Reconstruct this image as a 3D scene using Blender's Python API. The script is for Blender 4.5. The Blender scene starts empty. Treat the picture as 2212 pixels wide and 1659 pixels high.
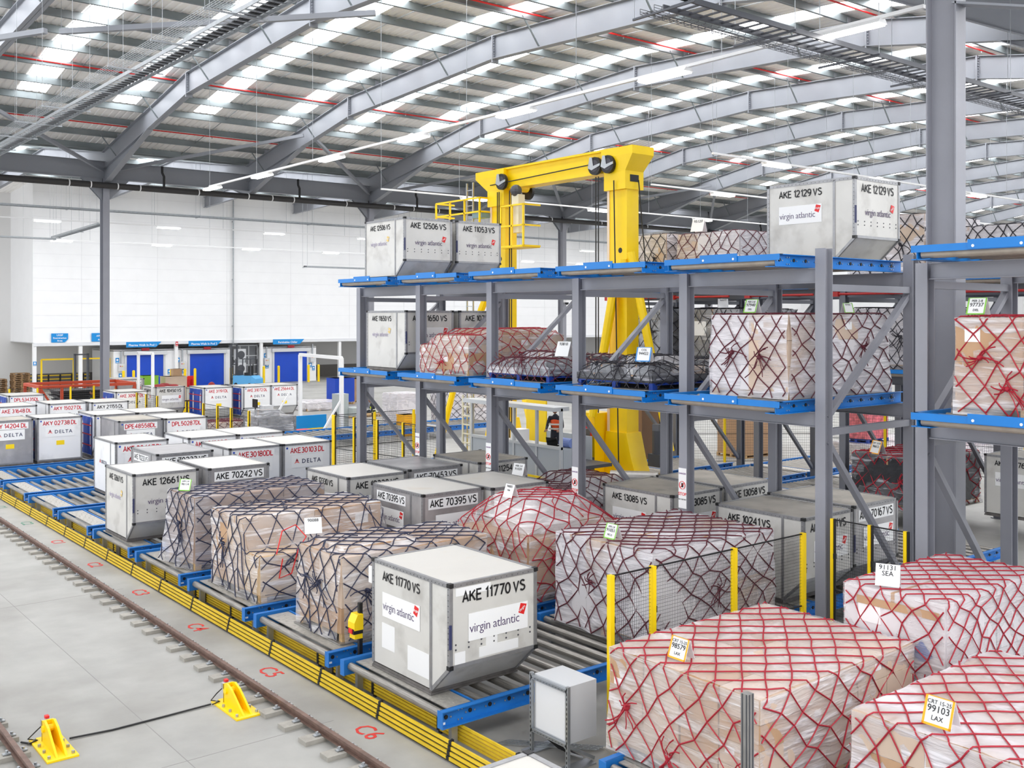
import bpy, math, random
from mathutils import Vector as V, Matrix
SC=bpy.context.scene; COL=SC.collection
R=math.radians
# ---------------- camera, world, exposure ----------------
FPX=2209.3; CAMZ=5.7865; TH=R(38.778)
cd=bpy.data.cameras.new('camera'); cam=bpy.data.objects.new('camera',cd); COL.objects.link(cam)
cd.sensor_fit='HORIZONTAL'; cd.sensor_width=36; cd.lens=FPX*36/2212; cd.shift_y=-(829.5-685.8)/2212; cd.clip_end=400
cam.location=(0,0,CAMZ); cam.rotation_euler=(R(90),0,-TH); SC.camera=cam
w=bpy.data.worlds.new('daylight'); SC.world=w; w.use_nodes=True
w.node_tree.nodes['Background'].inputs[0].default_value=(.93,.96,1,1); w.node_tree.nodes['Background'].inputs[1].default_value=1.4
SC.view_settings.view_transform='Standard'; SC.view_settings.look='None'; SC.view_settings.exposure=0.5; SC.view_settings.gamma=1
SC.view_settings.use_curve_mapping=False
SC.cycles.max_bounces=8; SC.cycles.diffuse_bounces=6; SC.cycles.glossy_bounces=2; SC.cycles.transparent_max_bounces=10; SC.cycles.transmission_bounces=2
SC.cycles.caustics_reflective=False; SC.cycles.caustics_refractive=False; SC.cycles.sample_clamp_indirect=4
ROOFLIGHT=6.0; LAMP=13.0
S_,C_=math.sin(TH),math.cos(TH)
def at(u,v,X=None,Y=None,Z=None):
    "world point on the given plane that the photograph shows at pixel u, v"
    t=(u-1106)/FPX; d=V((S_+t*C_,C_-t*S_,-(v-685.8)/FPX))
    k=X/d.x if X is not None else Y/d.y if Y is not None else (Z-CAMZ)/d.z
    return d*k+V((0,0,CAMZ))
# ---------------- materials ----------------
def lin(c): return tuple((x/255/12.92 if x<=10 else ((x/255+.055)/1.055)**2.4) for x in c)
MATS={}
def mat(n,c,r=.5,m=0.,var=0.,vs=3.,bump=0.,bs=40.,dirt=None,stretch=None,spec=.5):
    if n in MATS: return MATS[n]
    M=bpy.data.materials.new(n); MATS[n]=M; M.use_nodes=True; T=M.node_tree; N=T.nodes; L=T.links
    p=N['Principled BSDF']; c=(*lin(c),1); p.inputs['Base Color'].default_value=c
    p.inputs['Roughness'].default_value=r; p.inputs['Metallic'].default_value=m; p.inputs['Specular IOR Level'].default_value=spec
    if var or bump or dirt:
        tc=N.new('ShaderNodeTexCoord'); oi=N.new('ShaderNodeObjectInfo'); mp=N.new('ShaderNodeMapping')
        sc=N.new('ShaderNodeMath'); sc.operation='MULTIPLY'; sc.inputs[1].default_value=37; L.new(oi.outputs['Random'],sc.inputs[0])
        L.new(tc.outputs['Object'],mp.inputs[0]); L.new(sc.outputs[0],mp.inputs[1])
        if stretch: mp.inputs[3].default_value=stretch
        last=None
        def noise(s,d=4):
            n=N.new('ShaderNodeTexNoise'); n.inputs['Scale'].default_value=s; n.inputs['Detail'].default_value=d; L.new(mp.outputs[0],n.inputs['Vector']); return n
        def ramp(src,lo,hi,c0,c1):
            q=N.new('ShaderNodeMapRange'); q.inputs[1].default_value=lo; q.inputs[2].default_value=hi; L.new(src,q.inputs[0])
            x=N.new('ShaderNodeMix'); x.data_type='RGBA'; L.new(q.outputs[0],x.inputs[0]); 
            for i,cc in ((6,c0),(7,c1)):
                if isinstance(cc,tuple): x.inputs[i].default_value=cc
                else: L.new(cc,x.inputs[i])
            return x.outputs[2]
        last=c
        if var: last=ramp(noise(vs).outputs[0],.3,.7,tuple(x*(1-var) for x in c[:3])+(1,),tuple(min(1,x*(1+var*.5)) for x in c[:3])+(1,))
        if dirt:
            dc,ds,lo,hi=dirt; last=ramp(noise(ds,6).outputs[0],lo,hi,last,(*lin(dc),1))
        if not isinstance(last,tuple): L.new(last,p.inputs['Base Color'])
        if bump:
            b=N.new('ShaderNodeBump'); b.inputs['Strength'].default_value=bump; b.inputs['Distance'].default_value=.02
            L.new(noise(bs,3).outputs[0],b.inputs['Height']); L.new(b.outputs[0],p.inputs['Normal'])
    return M
def emit(n,c,s):
    M=bpy.data.materials.new(n); M.use_nodes=True; p=M.node_tree.nodes['Principled BSDF']
    p.inputs['Base Color'].default_value=(.8,.8,.8,1); p.inputs['Emission Color'].default_value=(*lin(c),1); p.inputs['Emission Strength'].default_value=s; return M
def film(n,c,lo,hi,rough=.22):
    "stretch film: clear to milky, white streak highlights painted in by noise, folds, glossy"
    M=bpy.data.materials.new(n); M.use_nodes=True; T=M.node_tree; N=T.nodes; L=T.links; p=N['Principled BSDF']
    p.inputs['Base Color'].default_value=(*lin(c),1); p.inputs['Roughness'].default_value=rough
    tc=N.new('ShaderNodeTexCoord'); oi=N.new('ShaderNodeObjectInfo'); ad=N.new('ShaderNodeVectorMath'); ad.operation='ADD'
    mu=N.new('ShaderNodeMath'); mu.operation='MULTIPLY'; mu.inputs[1].default_value=23; L.new(oi.outputs['Random'],mu.inputs[0]); L.new(tc.outputs['Object'],ad.inputs[0]); L.new(mu.outputs[0],ad.inputs[1])
    def nz(rot,scl,s,d,dist):
        mp=N.new('ShaderNodeMapping'); mp.inputs[2].default_value=rot; mp.inputs[3].default_value=scl; L.new(ad.outputs[0],mp.inputs[0])
        n=N.new('ShaderNodeTexNoise'); n.inputs['Scale'].default_value=s; n.inputs['Detail'].default_value=d; n.inputs['Distortion'].default_value=dist; L.new(mp.outputs[0],n.inputs['Vector']); return n.outputs[0]
    def mr(src,a,b,c0,c1):
        q=N.new('ShaderNodeMapRange'); q.interpolation_type='SMOOTHSTEP'; L.new(src,q.inputs[0])
        for i,x in enumerate((a,b,c0,c1)): q.inputs[1+i].default_value=x
        return q.outputs[0]
    def mx(a,b,op):
        q=N.new('ShaderNodeMath'); q.operation=op; L.new(a,q.inputs[0]); L.new(b,q.inputs[1]); return q.outputs[0]
    s1=nz((.5,.55,.2),(.7,.7,7),1.6,4,.5); s2=nz((-.7,-.5,.9),(.8,.8,6),2.0,4,.6); big=nz((0,0,0),(1,1,1),.9,2,.4)
    f=mx(mx(mr(s1,.5,.72,0,hi-lo),mr(s2,.53,.74,0,hi-lo),'MAXIMUM'),mr(big,.35,.65,lo*.6,lo*1.4),'ADD')  # stretched noise raises the white opacity: painted streak highlights over the milky base
    h=mx(s1,s2,'ADD'); b=N.new('ShaderNodeBump'); b.inputs['Strength'].default_value=.55; b.inputs['Distance'].default_value=.06; L.new(h,b.inputs['Height']); L.new(b.outputs[0],p.inputs['Normal'])
    t=N.new('ShaderNodeBsdfTransparent'); x=N.new('ShaderNodeMixShader'); L.new(f,x.inputs[0]); L.new(t.outputs[0],x.inputs[1]); L.new(p.outputs[0],x.inputs[2])
    L.new(x.outputs[0],N['Material Output'].inputs[0]); MATS[n]=M; return M
concrete=mat('concrete',(163,162,158),.55,0,.13,1.6,.05,30,((134,131,125),.45,.46,.82))
grey=mat('grey_paint',(146,147,155),.45,0,.05,1.5)
dgrey=mat('roof_steel_paint',(143,146,153),.5,0,.04,.8)
blue=mat('blue_paint',(0,122,205),.4,0,.06,2)
cblue=mat('conveyor_blue_paint',(30,116,196),.42,0,.1,3)
navy=mat('navy_paint',(10,40,110),.5)
yellow=mat('yellow_paint',(255,214,0),.4,0,.05,2)
yel2=mat('conductor_yellow',(232,196,40),.45,0,.12,4)
black=mat('black_rubber',(22,22,24),.5)
galv=mat('galvanised_steel',(178,182,186),.38,.75,.12,6)
zinc=mat('zinc_purlin',(138,146,148),.4,.5,.25,.6)
roller=mat('roller_steel',(148,144,138),.36,.5,.35,9,stretch=(4,.3,4))
rollerd=mat('roller_steel_dusty',(168,158,145),.5,.25,.15,5)
tread=mat('tread_plate',(190,186,178),.4,.45,.2,14,.35,60)
white=mat('white_panel',(247,247,248),.5,0,.02,1)
roofw=mat('roof_liner',(250,247,244),.6,0,.05,.5)
wht=mat('white_paint',(240,240,240),.4)
uldw=mat('container_white',(214,212,207),.45,.1,.06,1.6,.04,18,((168,164,158),2.0,.52,.86))
uldt=mat('container_top',(206,203,197),.5,.05,.04,1.2,0,1,((200,190,175),1.2,.6,.85))
uldf=mat('container_white_panel',(240,240,241),.4,0,.03,1.4,.1,5,((196,196,198),1.6,.58,.9))
uldm=mat('container_bare_metal',(172,170,172),.4,.5,.12,2.5,.05,12,((215,213,212),1.1,.5,.8))
uldd=mat('container_top_soiled',(178,172,162),.6,.1,.2,1.5,0,1,((90,84,78),1.3,.55,.85))
edge=mat('container_edge',(158,158,160),.4,.55,.15,8)
base=mat('container_base',(126,122,120),.45,.6,.25,6)
ink=mat('black_lettering',(24,24,28),.5); red=mat('red_lettering',(205,30,50),.5); virg=mat('purple_lettering',(84,66,104),.5); faded=mat('faded_lettering',(170,160,185),.5)
vred=mat('emblem_red',(226,36,36),.45); navyt=mat('navy_lettering',(30,40,80),.5); paper=mat('paper_white',(244,244,244),.6)
ylab=mat('yellow_label',(250,215,20),.5); tarp=mat('blue_tarpaulin',(22,70,170),.5,0,.2,2,.3,6); strap=mat('red_webbing',(190,35,45),.6); bluedot=mat('blue_sticker',(25,70,180),.4)
carton=mat('brown_cardboard',(192,156,122),.8,0,.1,2); carton2=mat('pale_cardboard',(212,190,170),.8,0,.08,2); carton3=mat('white_cardboard',(226,222,224),.7,0,.05,2)
wood=mat('pallet_wood',(206,172,124),.75,0,.2,6,stretch=(.3,3,3)); oldwood=mat('weathered_wood',(150,118,84),.8,0,.25,5)
filmw=film('stretch_film',(232,228,232),.5,.95); filmg=film('grey_stretch_film',(206,203,208),.4,.85); filmc=film('clear_stretch_film',(236,233,234),.3,.8); filmk=film('stretch_film_over_black',(200,200,206),.14,.7)
netr=mat('red_net_rope',(168,24,46),.6); netk=mat('black_net_rope',(40,38,46),.6); netm=mat('maroon_net_rope',(92,26,42),.6); netb=mat('blue_black_net_rope',(44,48,74),.6)
alu=mat('pallet_aluminium',(160,158,155),.42,.6,.2,4)
dark=mat('dark_wrap',(52,52,56),.45,0,.3,3,.6,9); silver=mat('silver_foil_wrap',(150,152,156),.3,.5,.35,4,.8,9)
rust=mat('rail_steel',(122,98,88),.5,.4,.3,8); orange=mat('orange_red_paint',(196,72,40),.5); greenlime=mat('lime_print',(140,200,60),.6)
concb=mat('concrete_block',(162,158,150),.8,0,.15,8,.2,30); plasticg=mat('grey_plastic',(205,207,210),.45); dplast=mat('dark_plastic',(70,72,78),.5)
signb=mat('sign_blue',(0,140,215),.45); doorb=mat('door_blue',(0,68,190),.45,0,.04,2)
hiviso=mat('orange_vest',(235,90,40),.7); hivisy=mat('yellow_vest',(215,235,40),.7); skin=mat('skin',(150,105,80),.5); hair=mat('dark_hair',(20,16,15),.6); clothk=mat('dark_clothing',(34,36,46),.8)
rl=emit('rooflight_sheet',(250,252,255),ROOFLIGHT); lampm=emit('lamp_diffuser',(255,252,246),LAMP)
screen=mat('screen_black',(16,17,20),.2); glassy=film('booth_glass',(225,235,235),.06,.12,.05)
# ---------------- builders ----------------
class MB:
    def __init__(s): s.v=[]; s.f=[]
    def add(s,vs,fs):
        o=len(s.v); s.v+=[tuple(p) for p in vs]; s.f+=[tuple(i+o for i in f) for f in fs]; return s
    def b(s,x0,y0,z0,x1,y1,z1):
        return s.add([(x0,y0,z0),(x1,y0,z0),(x1,y1,z0),(x0,y1,z0),(x0,y0,z1),(x1,y0,z1),(x1,y1,z1),(x0,y1,z1)],[(0,3,2,1),(4,5,6,7),(0,1,5,4),(1,2,6,5),(2,3,7,6),(3,0,4,7)])
    def c(s,x,y,z,a,b,h): return s.b(x-a/2,y-b/2,z,x+a/2,y+b/2,z+h)
    def fr(s,p,q,up):
        p,q=V(p),V(q); d=(q-p).normalized(); up=V(up)
        if abs(d.dot(up))>.99: up=V((1,0,0)) if abs(d.x)<.9 else V((0,1,0))
        a=d.cross(up).normalized(); return p,q,a,a.cross(d)
    def bar(s,p,q,w,h,up=(0,0,1),oa=0,ou=0):
        p,q,a,u=s.fr(p,q,up); o=a*oa+u*ou; vs=[]
        for e in (p,q):
            for i,j in ((-1,-1),(1,-1),(1,1),(-1,1)): vs.append(e+o+a*(i*w/2)+u*(j*h/2))
        return s.add(vs,[(3,2,1,0),(4,5,6,7),(0,1,5,4),(1,2,6,5),(2,3,7,6),(3,0,4,7)])
    def ib(s,p,q,dep,wid,t=.014,up=(0,0,1)):
        s.bar(p,q,t,dep,up); s.bar(p,q,wid,t,up,0,dep/2-t/2); return s.bar(p,q,wid,t,up,0,-dep/2+t/2)
    def ch(s,p,q,dep,wid,t=.012,up=(0,0,1),side=1):
        s.bar(p,q,t,dep,up,0,0); s.bar(p,q,wid,t,up,side*wid/2,dep/2-t/2); return s.bar(p,q,wid,t,up,side*wid/2,-dep/2+t/2)
    def t(s,p,q,r,n=8,cap=True,r2=None):
        p,q,a,u=s.fr(p,q,(0,0,1)); r2=r if r2 is None else r2; vs=[]
        for e,rr in ((p,r),(q,r2)):
            for i in range(n): g=2*math.pi*i/n; vs.append(e+a*(rr*math.cos(g))+u*(rr*math.sin(g)))
        fs=[(i,(i+1)%n,n+(i+1)%n,n+i) for i in range(n)]
        if cap: fs+=[tuple(range(n-1,-1,-1)),tuple(range(n,2*n))]
        return s.add(vs,fs)
    def path(s,pts,r,n=5):
        pts=[V(p) for p in pts]; k=len(pts); vs=[]
        for i,p in enumerate(pts):
            d=(pts[min(i+1,k-1)]-pts[max(i-1,0)]); d=d.normalized() if d.length>1e-9 else V((0,0,1))
            up=V((0,0,1)) if abs(d.z)<.9 else V((1,0,0)); a=d.cross(up).normalized(); u=a.cross(d)
            for j in range(n): g=2*math.pi*j/n; vs.append(p+a*(r*math.cos(g))+u*(r*math.sin(g)))
        fs=[(i*n+j,i*n+(j+1)%n,(i+1)*n+(j+1)%n,(i+1)*n+j) for i in range(k-1) for j in range(n)]
        return s.add(vs,fs+[tuple(range(n-1,-1,-1)),tuple(range((k-1)*n,k*n))])
    def ex(s,poly,d):
        "polygon of 3D points pushed along d"
        d=V(d); k=len(poly); vs=[V(p) for p in poly]+[V(p)+d for p in poly]
        return s.add(vs,[tuple(range(k-1,-1,-1)),tuple(range(k,2*k))]+[(i,(i+1)%k,k+(i+1)%k,k+i) for i in range(k)])
    def sph(s,c,r,n=10,m=7,sq=(1,1,1)):
        c=V(c); vs=[c+V((0,0,r*sq[2]))]
        for i in range(1,m):
            a=math.pi*i/m
            for j in range(n): g=2*math.pi*j/n; vs.append(c+V((r*sq[0]*math.sin(a)*math.cos(g),r*sq[1]*math.sin(a)*math.sin(g),r*sq[2]*math.cos(a))))
        vs.append(c-V((0,0,r*sq[2]))); e=len(vs)-1
        fs=[(0,1+j,1+(j+1)%n) for j in range(n)]+[(e,e-n+(j+1)%n,e-n+j) for j in range(n)]
        for i in range(m-2):
            fs+=[(1+i*n+j,1+(i+1)*n+j,1+(i+1)*n+(j+1)%n,1+i*n+(j+1)%n) for j in range(n)]
        return s.add(vs,fs)
    def mesh(s,n,m,smooth=False):
        me=bpy.data.meshes.new(n); me.from_pydata(s.v,[],s.f); me.materials.append(m)
        if smooth: me.polygons.foreach_set('use_smooth',[True]*len(s.f))
        me.update(); return me
    def o(s,n,m,par=None,loc=(0,0,0),rot=(0,0,0),smooth=False): return put(n,s.mesh(n,m,smooth),par,loc,rot)
def put(n,me,par=None,loc=(0,0,0),rot=(0,0,0)):
    o=bpy.data.objects.new(n,me); COL.objects.link(o); o.location=loc; o.rotation_euler=rot
    if par is not None: o.parent=par
    return o
def tag(o,label,cat,group=None):
    o['label']=label; o['category']=cat
    if group: o['group']=group
    return o
def thing(n,label,cat,loc=(0,0,0),group=None,rz=0):
    o=put(n,None,None,loc,(0,0,rz)); o.empty_display_size=.2; return tag(o,label,cat,group)
def struct(o,label=None):
    o['kind']='structure'
    if label: o['label']=label
    return o
def dup(o,par=None,loc=None):
    c=o.copy(); COL.objects.link(c)
    if par is not None: c.parent=par
    if loc is not None: c.location=loc
    for k in o.children: dup(k,c)
    return c
_tx={}
def txt(s,size,m,bold=0.,sp=1.,cx=True):
    k=(s,round(size,4),m.name,bold,sp,cx)
    if k in _tx: return _tx[k]
    cu=bpy.data.curves.new('t','FONT'); cu.body=s; cu.size=size; cu.offset=bold*size; cu.space_character=sp; cu.resolution_u=2; cu.extrude=.001; cu.align_x='CENTER' if cx else 'LEFT'
    ob=bpy.data.objects.new('t',cu); COL.objects.link(ob); dg=bpy.context.evaluated_depsgraph_get()
    me=bpy.data.meshes.new_from_object(ob.evaluated_get(dg)); bpy.data.objects.remove(ob); me.materials.clear(); me.materials.append(m); me.name='lettering'; _tx[k]=me; return me
FX=(R(90),0,R(-90)); FY=(R(90),0,0)   # lettering on a face that looks to -X, to -Y
# ---------------- building shell ----------------
struct(MB().b(-14,-40,-.3,120,92,0).o('floor',concrete),'pale grey concrete floor of the cargo hall')
PT=[(9.4,14.75),(21.3,16.8),(33.2,17.35),(45,16.8),(57,14.75)]
def ztop(y,P=PT):
    for (a,za),(b_,zb) in zip(P,P[1:]):
        if y<=b_: return za+(zb-za)*(y-a)/(b_-a)
    return P[-1][1]
BAY=8.27; PLANES=[17.5+BAY*k for k in range(-1,12)]
STRIPS=[x+d for x in [17.5+BAY*k for k in range(-3,12)] for d in (3.0,7.13)]
def sheet(rows,zf,ya,yb,x0=-8,x1=118):
    m=MB(); xs=[]; x=x0
    while x<x1: xs+=[(x,0),(x+.2,0),(x+.235,.045),(x+.298,.045)]; x+=.333
    vs=[(x,y,zf(y)+dz) for y in rows for x,dz in xs]; k=len(xs); fs=[]
    for i in range(len(rows)-1):
        ym=(rows[i]+rows[i+1])/2
        for j in range(k-1):
            xm=(xs[j][0]+xs[j+1][0])/2
            if ya<ym<yb and any(abs(xm-s)<.55 for s in STRIPS): continue
            fs.append((i*k+j,i*k+j+1,(i+1)*k+j+1,(i+1)*k+j))
    return m.add(vs,fs)
ZS=.34
jm=mat('floor_joint_dark',(142,141,137),.8)
for a in ((-14,13.05,-.001,7.2,13.062,.0015),(-14,22.2,-.001,7.2,22.212,.0015),(5.05,0,-.001,5.062,60,.0015)): struct(MB().b(*a).o('floor_joint_line',jm),'thin joint line in the concrete floor')
ceil=struct(sheet([9.4,16.5,21.3,33.2,45,50.5,57],lambda y:ztop(y)+ZS,16.5,50.5).o('ceiling',roofw),'curved ribbed white roof lining')
def strip(xc,rows,zf):
    vs=[(xc+s*.62,y,zf(y)+.03) for y in rows for s in (-1,1)]
    MB().add(vs,[(2*i,2*i+1,2*i+3,2*i+2) for i in range(len(rows)-1)]).o('rooflight',rl,ceil)
for s in STRIPS: strip(s,[16.5,21.3,33.2,45,50.5],lambda y:ztop(y)+ZS)
ys=[9.9+2.035*i for i in range(24)]
for y in ys:
    z=ztop(y); n=MB()
    n.b(-8,y-.006,z-.0,118,y+.006,z+.32).b(-8,y-.085,z+.01,118,y,z+.025).b(-8,y,z+.305,118,y+.085,z+.32); n.o('purlin',zinc,ceil)
# tie rods between purlins half way along every bay
n=MB()
for x in PLANES[:-1]:
    for a,b_ in zip(ys,ys[1:]): n.bar((x+4.1,a,ztop(a)+.2),(x+4.1,b_,ztop(b_)+.2),.03,.03)
n.o('sag_rod_lattice',galv,ceil)
# next span over the loading side and the far span
P2=[(-38.2,14.75),(-26,16.8),(-14.4,17.35),(-2.5,16.8),(9.4,14.75)]
c2=struct(sheet([-8,-2.5,9.4],lambda y:ztop(y,P2)+ZS,-31,-30).o('ceiling_near',roofw))
for s in STRIPS:
    if s<70:
        rows=[-7,3]; vs=[(s+q*.66,y,ztop(y,P2)+ZS+.03) for y in rows for q in (-1,1)]
        MB().add(vs,[(0,1,3,2)]).o('rooflight',rl,c2)
P3=[(57,14.75),(69,16.5),(84.2,16.0),(92,15.6)]
c3=struct(sheet([57,60,69,80,92],lambda y:ztop(y,P3)+ZS,60,80,4).o('ceiling_far',roofw))
for s in STRIPS:
    if s>4:
        rows=[60,69,80]; vs=[(s+q*.66,y,ztop(y,P3)+ZS+.03) for y in rows for q in (-1,1)]
        MB().add(vs,[(0,1,3,2),(2,3,5,4)]).o('rooflight',rl,c3)
for y in [59+2.1*i for i in range(12)]:
    z=ztop(y,P3); MB().b(-2,y-.006,z,118,y+.006,z+.3).b(-2,y-.08,z,118,y,z+.02).o('purlin',zinc,c3)
# rafters
def rafter():
    D=.96; T=[(9.4,14.75),(21.3,16.8),(33.2,17.35),(45,16.8),(57,14.75)]; m=MB()
    for (a,za),(b_,zb) in zip(T,T[1:]): m.ib((0,a,za-D/2),(0,b_,zb-D/2),D,.32,.025,(0,0,1))
    for a,s,zl in ((9.4,1,11.6),(57,-1,12.95)):
        q=a+s*7; zq=ztop(q)-D; m.ex([(-.012,a,ztop(a)-D+.02),(-.012,a,zl),(-.012,q,zq+.02)],(.024,0,0)); m.bar((0,a,zl),(0,q,zq),.32,.03)
    r=m.o('roof_beam',dgrey); struct(r,'arched grey steel roof rafter')
    for y in (21.3,33.2,45):
        n=MB().b(-.16,y-.03,ztop(y)-D-.14,.16,y+.03,ztop(y)+.02)
        for i in range(8):
            for sx in (-.09,.09): n.c(sx,y,ztop(y)-.1-i*.11,.035,.16,.035)
        n.o('splice_plate',dgrey,r)
    for i in range(1,23,3):
        y=ys[i]; z=ztop(y)
        for s in (-1,1): MB().bar((s*.12,y,z-D+.03),(s*.95,y,z+.15),.05,.05).o('fly_brace',zinc,r)
    n=MB()
    for y in ys: n.bar((0,y,ztop(y)),(0,y,ztop(y)+.25),.18,.05,(0,1,0))
    n.o('purlin_cleat_lattice',dgrey,r)
    return r
r0=rafter(); r0.location.x=PLANES[0]
for x in PLANES[1:]: dup(r0,None,(x,0,0))
def far_rafter():
    T=[(57,14.75),(69,16.5),(84,16.0)]; m=MB(); D=.9
    for (a,za),(b_,zb) in zip(T,T[1:]): m.ib((0,a,za-D/2),(0,b_,zb-D/2),D,.3,.025)
    m.ex([(-.012,57,13.9),(-.012,57,12.95),(-.012,63,14.7)],(.024,0,0)); m.bar((0,57,12.95),(0,63,14.7),.3,.03)
    r=m.o('roof_beam',dgrey); struct(r,'grey roof rafter of the far bay')
    for y in (60,66,73): MB().bar((.1,y,ztop(y,P3)-.85),(1.1,y,ztop(y,P3)+.1),.05,.05).o('fly_brace',zinc,r)
    return r
r1=far_rafter(); r1.location.x=PLANES[1]
for x in PLANES[2:]: dup(r1,None,(x,0,0))
# valley beams, columns, braces
def ibeam_struct(n,p,q,d,w,lab): return struct(MB().ib(p,q,d,w,.025).o(n,dgrey),lab)
ibeam_struct('valley_beam',(-8,57,13.75),(118,57,13.75),.95,.34,'grey valley beam over the row of far columns')
ibeam_struct('valley_beam',(-8,9.4,14.1),(118,9.4,14.1),.95,.34,'grey valley beam over the near column')
def column(x,y,h,lab):
    m=MB(); m.b(-.012,-.26,0,.012,.26,h).b(-.17,-.28,0,.17,-.255,h).b(-.17,.255,0,.17,.28,h); c=struct(m.o('column',grey,None,(x,y,0)),lab)
    MB().b(-.3,-.42,0,.3,.42,.04).o('column_base_plate',grey,c)
    n=MB()
    for s in (-1,1):
        n.ex([(-.16,s*.1,h),(-.16,s*.1,h-1.2),(-1.3,s*.1,h)],(0,.02,0)).ex([(.16,s*.1,h),(.16,s*.1,h-1.2),(1.3,s*.1,h)],(0,.02,0))
    n.o('haunch_plate',dgrey,c); return c
for k in range(6): column(17.5+2*BAY*k,57,13.3,'grey steel column holding the far valley beam')
bc=column(17.5,9.4,14.7,'big grey steel column rising between the two storage racks')
n=MB(); n.ex([(-.012,9.2,11.7),(-.012,9.2,13.4),(-.012,5.6,13.2),(-.012,5.6,10.55)],(.024,0,0)); n.bar((0,9.2,11.35),(0,5.6,10.3),.34,.04)
n.o('haunch',dgrey,bc,(0,-9.4,0))
for k in range(-1,8):   # wind braces from valley up to the next rafters
    x=17.5+BAY*k
    if k%2==0:
        for s in (-1,1): struct(MB().bar((x+.2*s,56.7,13.7),(x+s*8.0,49.5,15.5),.16,.16).o('roof_beam_brace',dgrey),'grey tubular roof brace')
for p,q in (((9.4,35.2,15.1),(17.3,28.6,15.65)),((1.2,47.6,14.6),(9.0,35.4,15.1))): struct(MB().bar(p,q,.17,.17).o('roof_beam_brace',dgrey),'grey tubular roof brace')
# walls
fz=3.82
m=MB().b(20.44,84,fz,118,84.25,16.4).b(20.44,84.25,fz,20.7,91,16.4).b(20.44,84,fz-.02,118,91,fz+.02)
wb=struct(m.o('wall_back',white),'white panelled upper wall over the door recess')
n=MB()
for i in range(13): n.b(20.44,83.985,5.0+i*.95,118,84.001,5.008+i*.95)
for x in range(24,116,6): n.b(x,83.985,fz,x+.008,84.001,16.3)
n.o('wall_joint_seam',mat('panel_joint',(214,214,216)),wb)
MB().b(20.5,83.93,fz-.25,118,84.0,fz+.02).o('wall_edge_trim',mat('flashing',(226,227,230)),wb)
struct(MB().b(-14,91,0,118,91.3,17).o('wall_rear',mat('recess_wall',(222,221,220))),'rear wall inside the recess')
struct(MB().b(20.7,90.9,0,118,91,1.1).o('baseboard_rear',mat('wall_kick',(120,116,112),.7)))
struct(MB().b(118,9,0,118.3,91,17).o('wall_right',white))
for x in (20.57,23.95,31.6,39.2,47.0,54.7,62.4,70): struct(MB().b(x-.13,83.98,0,x+.13,84.24,fz).o('pillar_white',wht),'white square pillar under the wall')
MB().t((36.5,83.8,15.9),(36.5,83.8,3.4),.06).b(36.44,83.8,14,36.56,83.984,14.1).b(36.44,83.8,9,36.56,83.984,9.1).b(36.44,83.8,5,36.56,83.984,5.1).o('downpipe',galv); tag(bpy.data.objects['downpipe'],'thin grey downpipe running down the white upper wall','pipe')
# cold rooms and their doors
def pod(x0,x1,lab):
    p=struct(MB().b(x0,84.4,0,x1,84.6,3.1).b(x0,84.6,0,x0+.1,90,3.1).b(x1-.1,84.6,0,x1,90,3.1).b(x0,84.4,3.05,x1,90,3.15).o('wall_pod',white),lab); return p
pod(26.6,36.5,'white cold room wall with two blue doors'); pod(39.4,44.75,'white cold room wall with one blue door')
def pdoor(x0,x1,i,lab):
    d=put('door_%d'%i,MB().b(x0,84.3,.02,x1,84.36,2.75).mesh('door',doorb)); struct(d,lab)
    MB().b(x0-.25,84.1,2.72,x1+.25,84.39,3.02).o('door_header_box',plasticg,d); MB().b(x0-.16,84.25,0,x0,84.4,2.72).o('door_guide',plasticg,d); MB().b(x1,84.25,0,x1+.16,84.4,2.72).o('door_guide',plasticg,d)
    MB().b((x0+x1)/2-.3,84.15,3.08,(x0+x1)/2+.3,84.3,3.28).o('display_panel',mat('display_red',(190,40,50),.4),d)
    return d
pdoor(27.6,30.6,1,'bright blue roll-up door under the Pod 1 sign'); pdoor(32.85,35.85,2,'bright blue roll-up door under the Pod 2 sign'); pdoor(40.55,43.75,3,'bright blue roll-up door under the Chiller sign')
for lab,x0,x1,z0,z1,ls,cut in (('blue hanging sign reading UKBF Examination Area',21.75,22.98,3.85,4.55,['UKBF','Examination','Area'],.25),('blue hanging sign reading APHA Area beside the far column',24.75,26.1,3.88,4.55,['APHA /','Area'],.25),('blue banner sign reading Pharma Walk In Pod 1',27.45,30.3,3.36,3.8,['Pharma Walk In Pod 1'],.44),('blue banner sign reading Pharma Walk In Pod 2',32.6,35.5,3.38,3.82,['Pharma Walk In Pod 2'],.44),('blue banner sign reading Perishables Chiller',40.25,43.3,3.4,3.85,['Perishables Chiller'],.44)):
    y=83.9; o=thing('hanging_sign',lab,'sign',(x0,y,z0),'blue area signs'); w_,h=x1-x0,z1-z0
    MB().ex([(0,0,0),(w_-cut,0,0),(w_,0,cut),(w_,0,h),(0,0,h)] if len(ls)>1 else [(0,0,0),(w_-cut,0,0),(w_,0,h),(0,0,h)],(0,.03,0)).o('panel',signb,o)
    sz=.2 if len(ls)>1 else .25
    for i,l in enumerate(ls): put('lettering',txt(l,sz,paper,.012),o,(w_/2-(.1 if len(ls)==1 else 0),-.004,h-(i+1)*h/(len(ls)+.25)+.01),FY)
def smallsign(x,z,w_,h,lab,m=signb,y=84.36):
    o=thing('notice_sign',lab,'sign',(x,y,z)); MB().b(0,0,0,w_,.02,h).o('panel',m,o); MB().t((w_/2,-.004,h*.6),(w_/2,0,h*.6),w_*.3,12).o('symbol',paper,o); MB().b(w_*.15,-.004,h*.1,w_*.85,0,h*.2).o('symbol_bar',paper,o)
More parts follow.
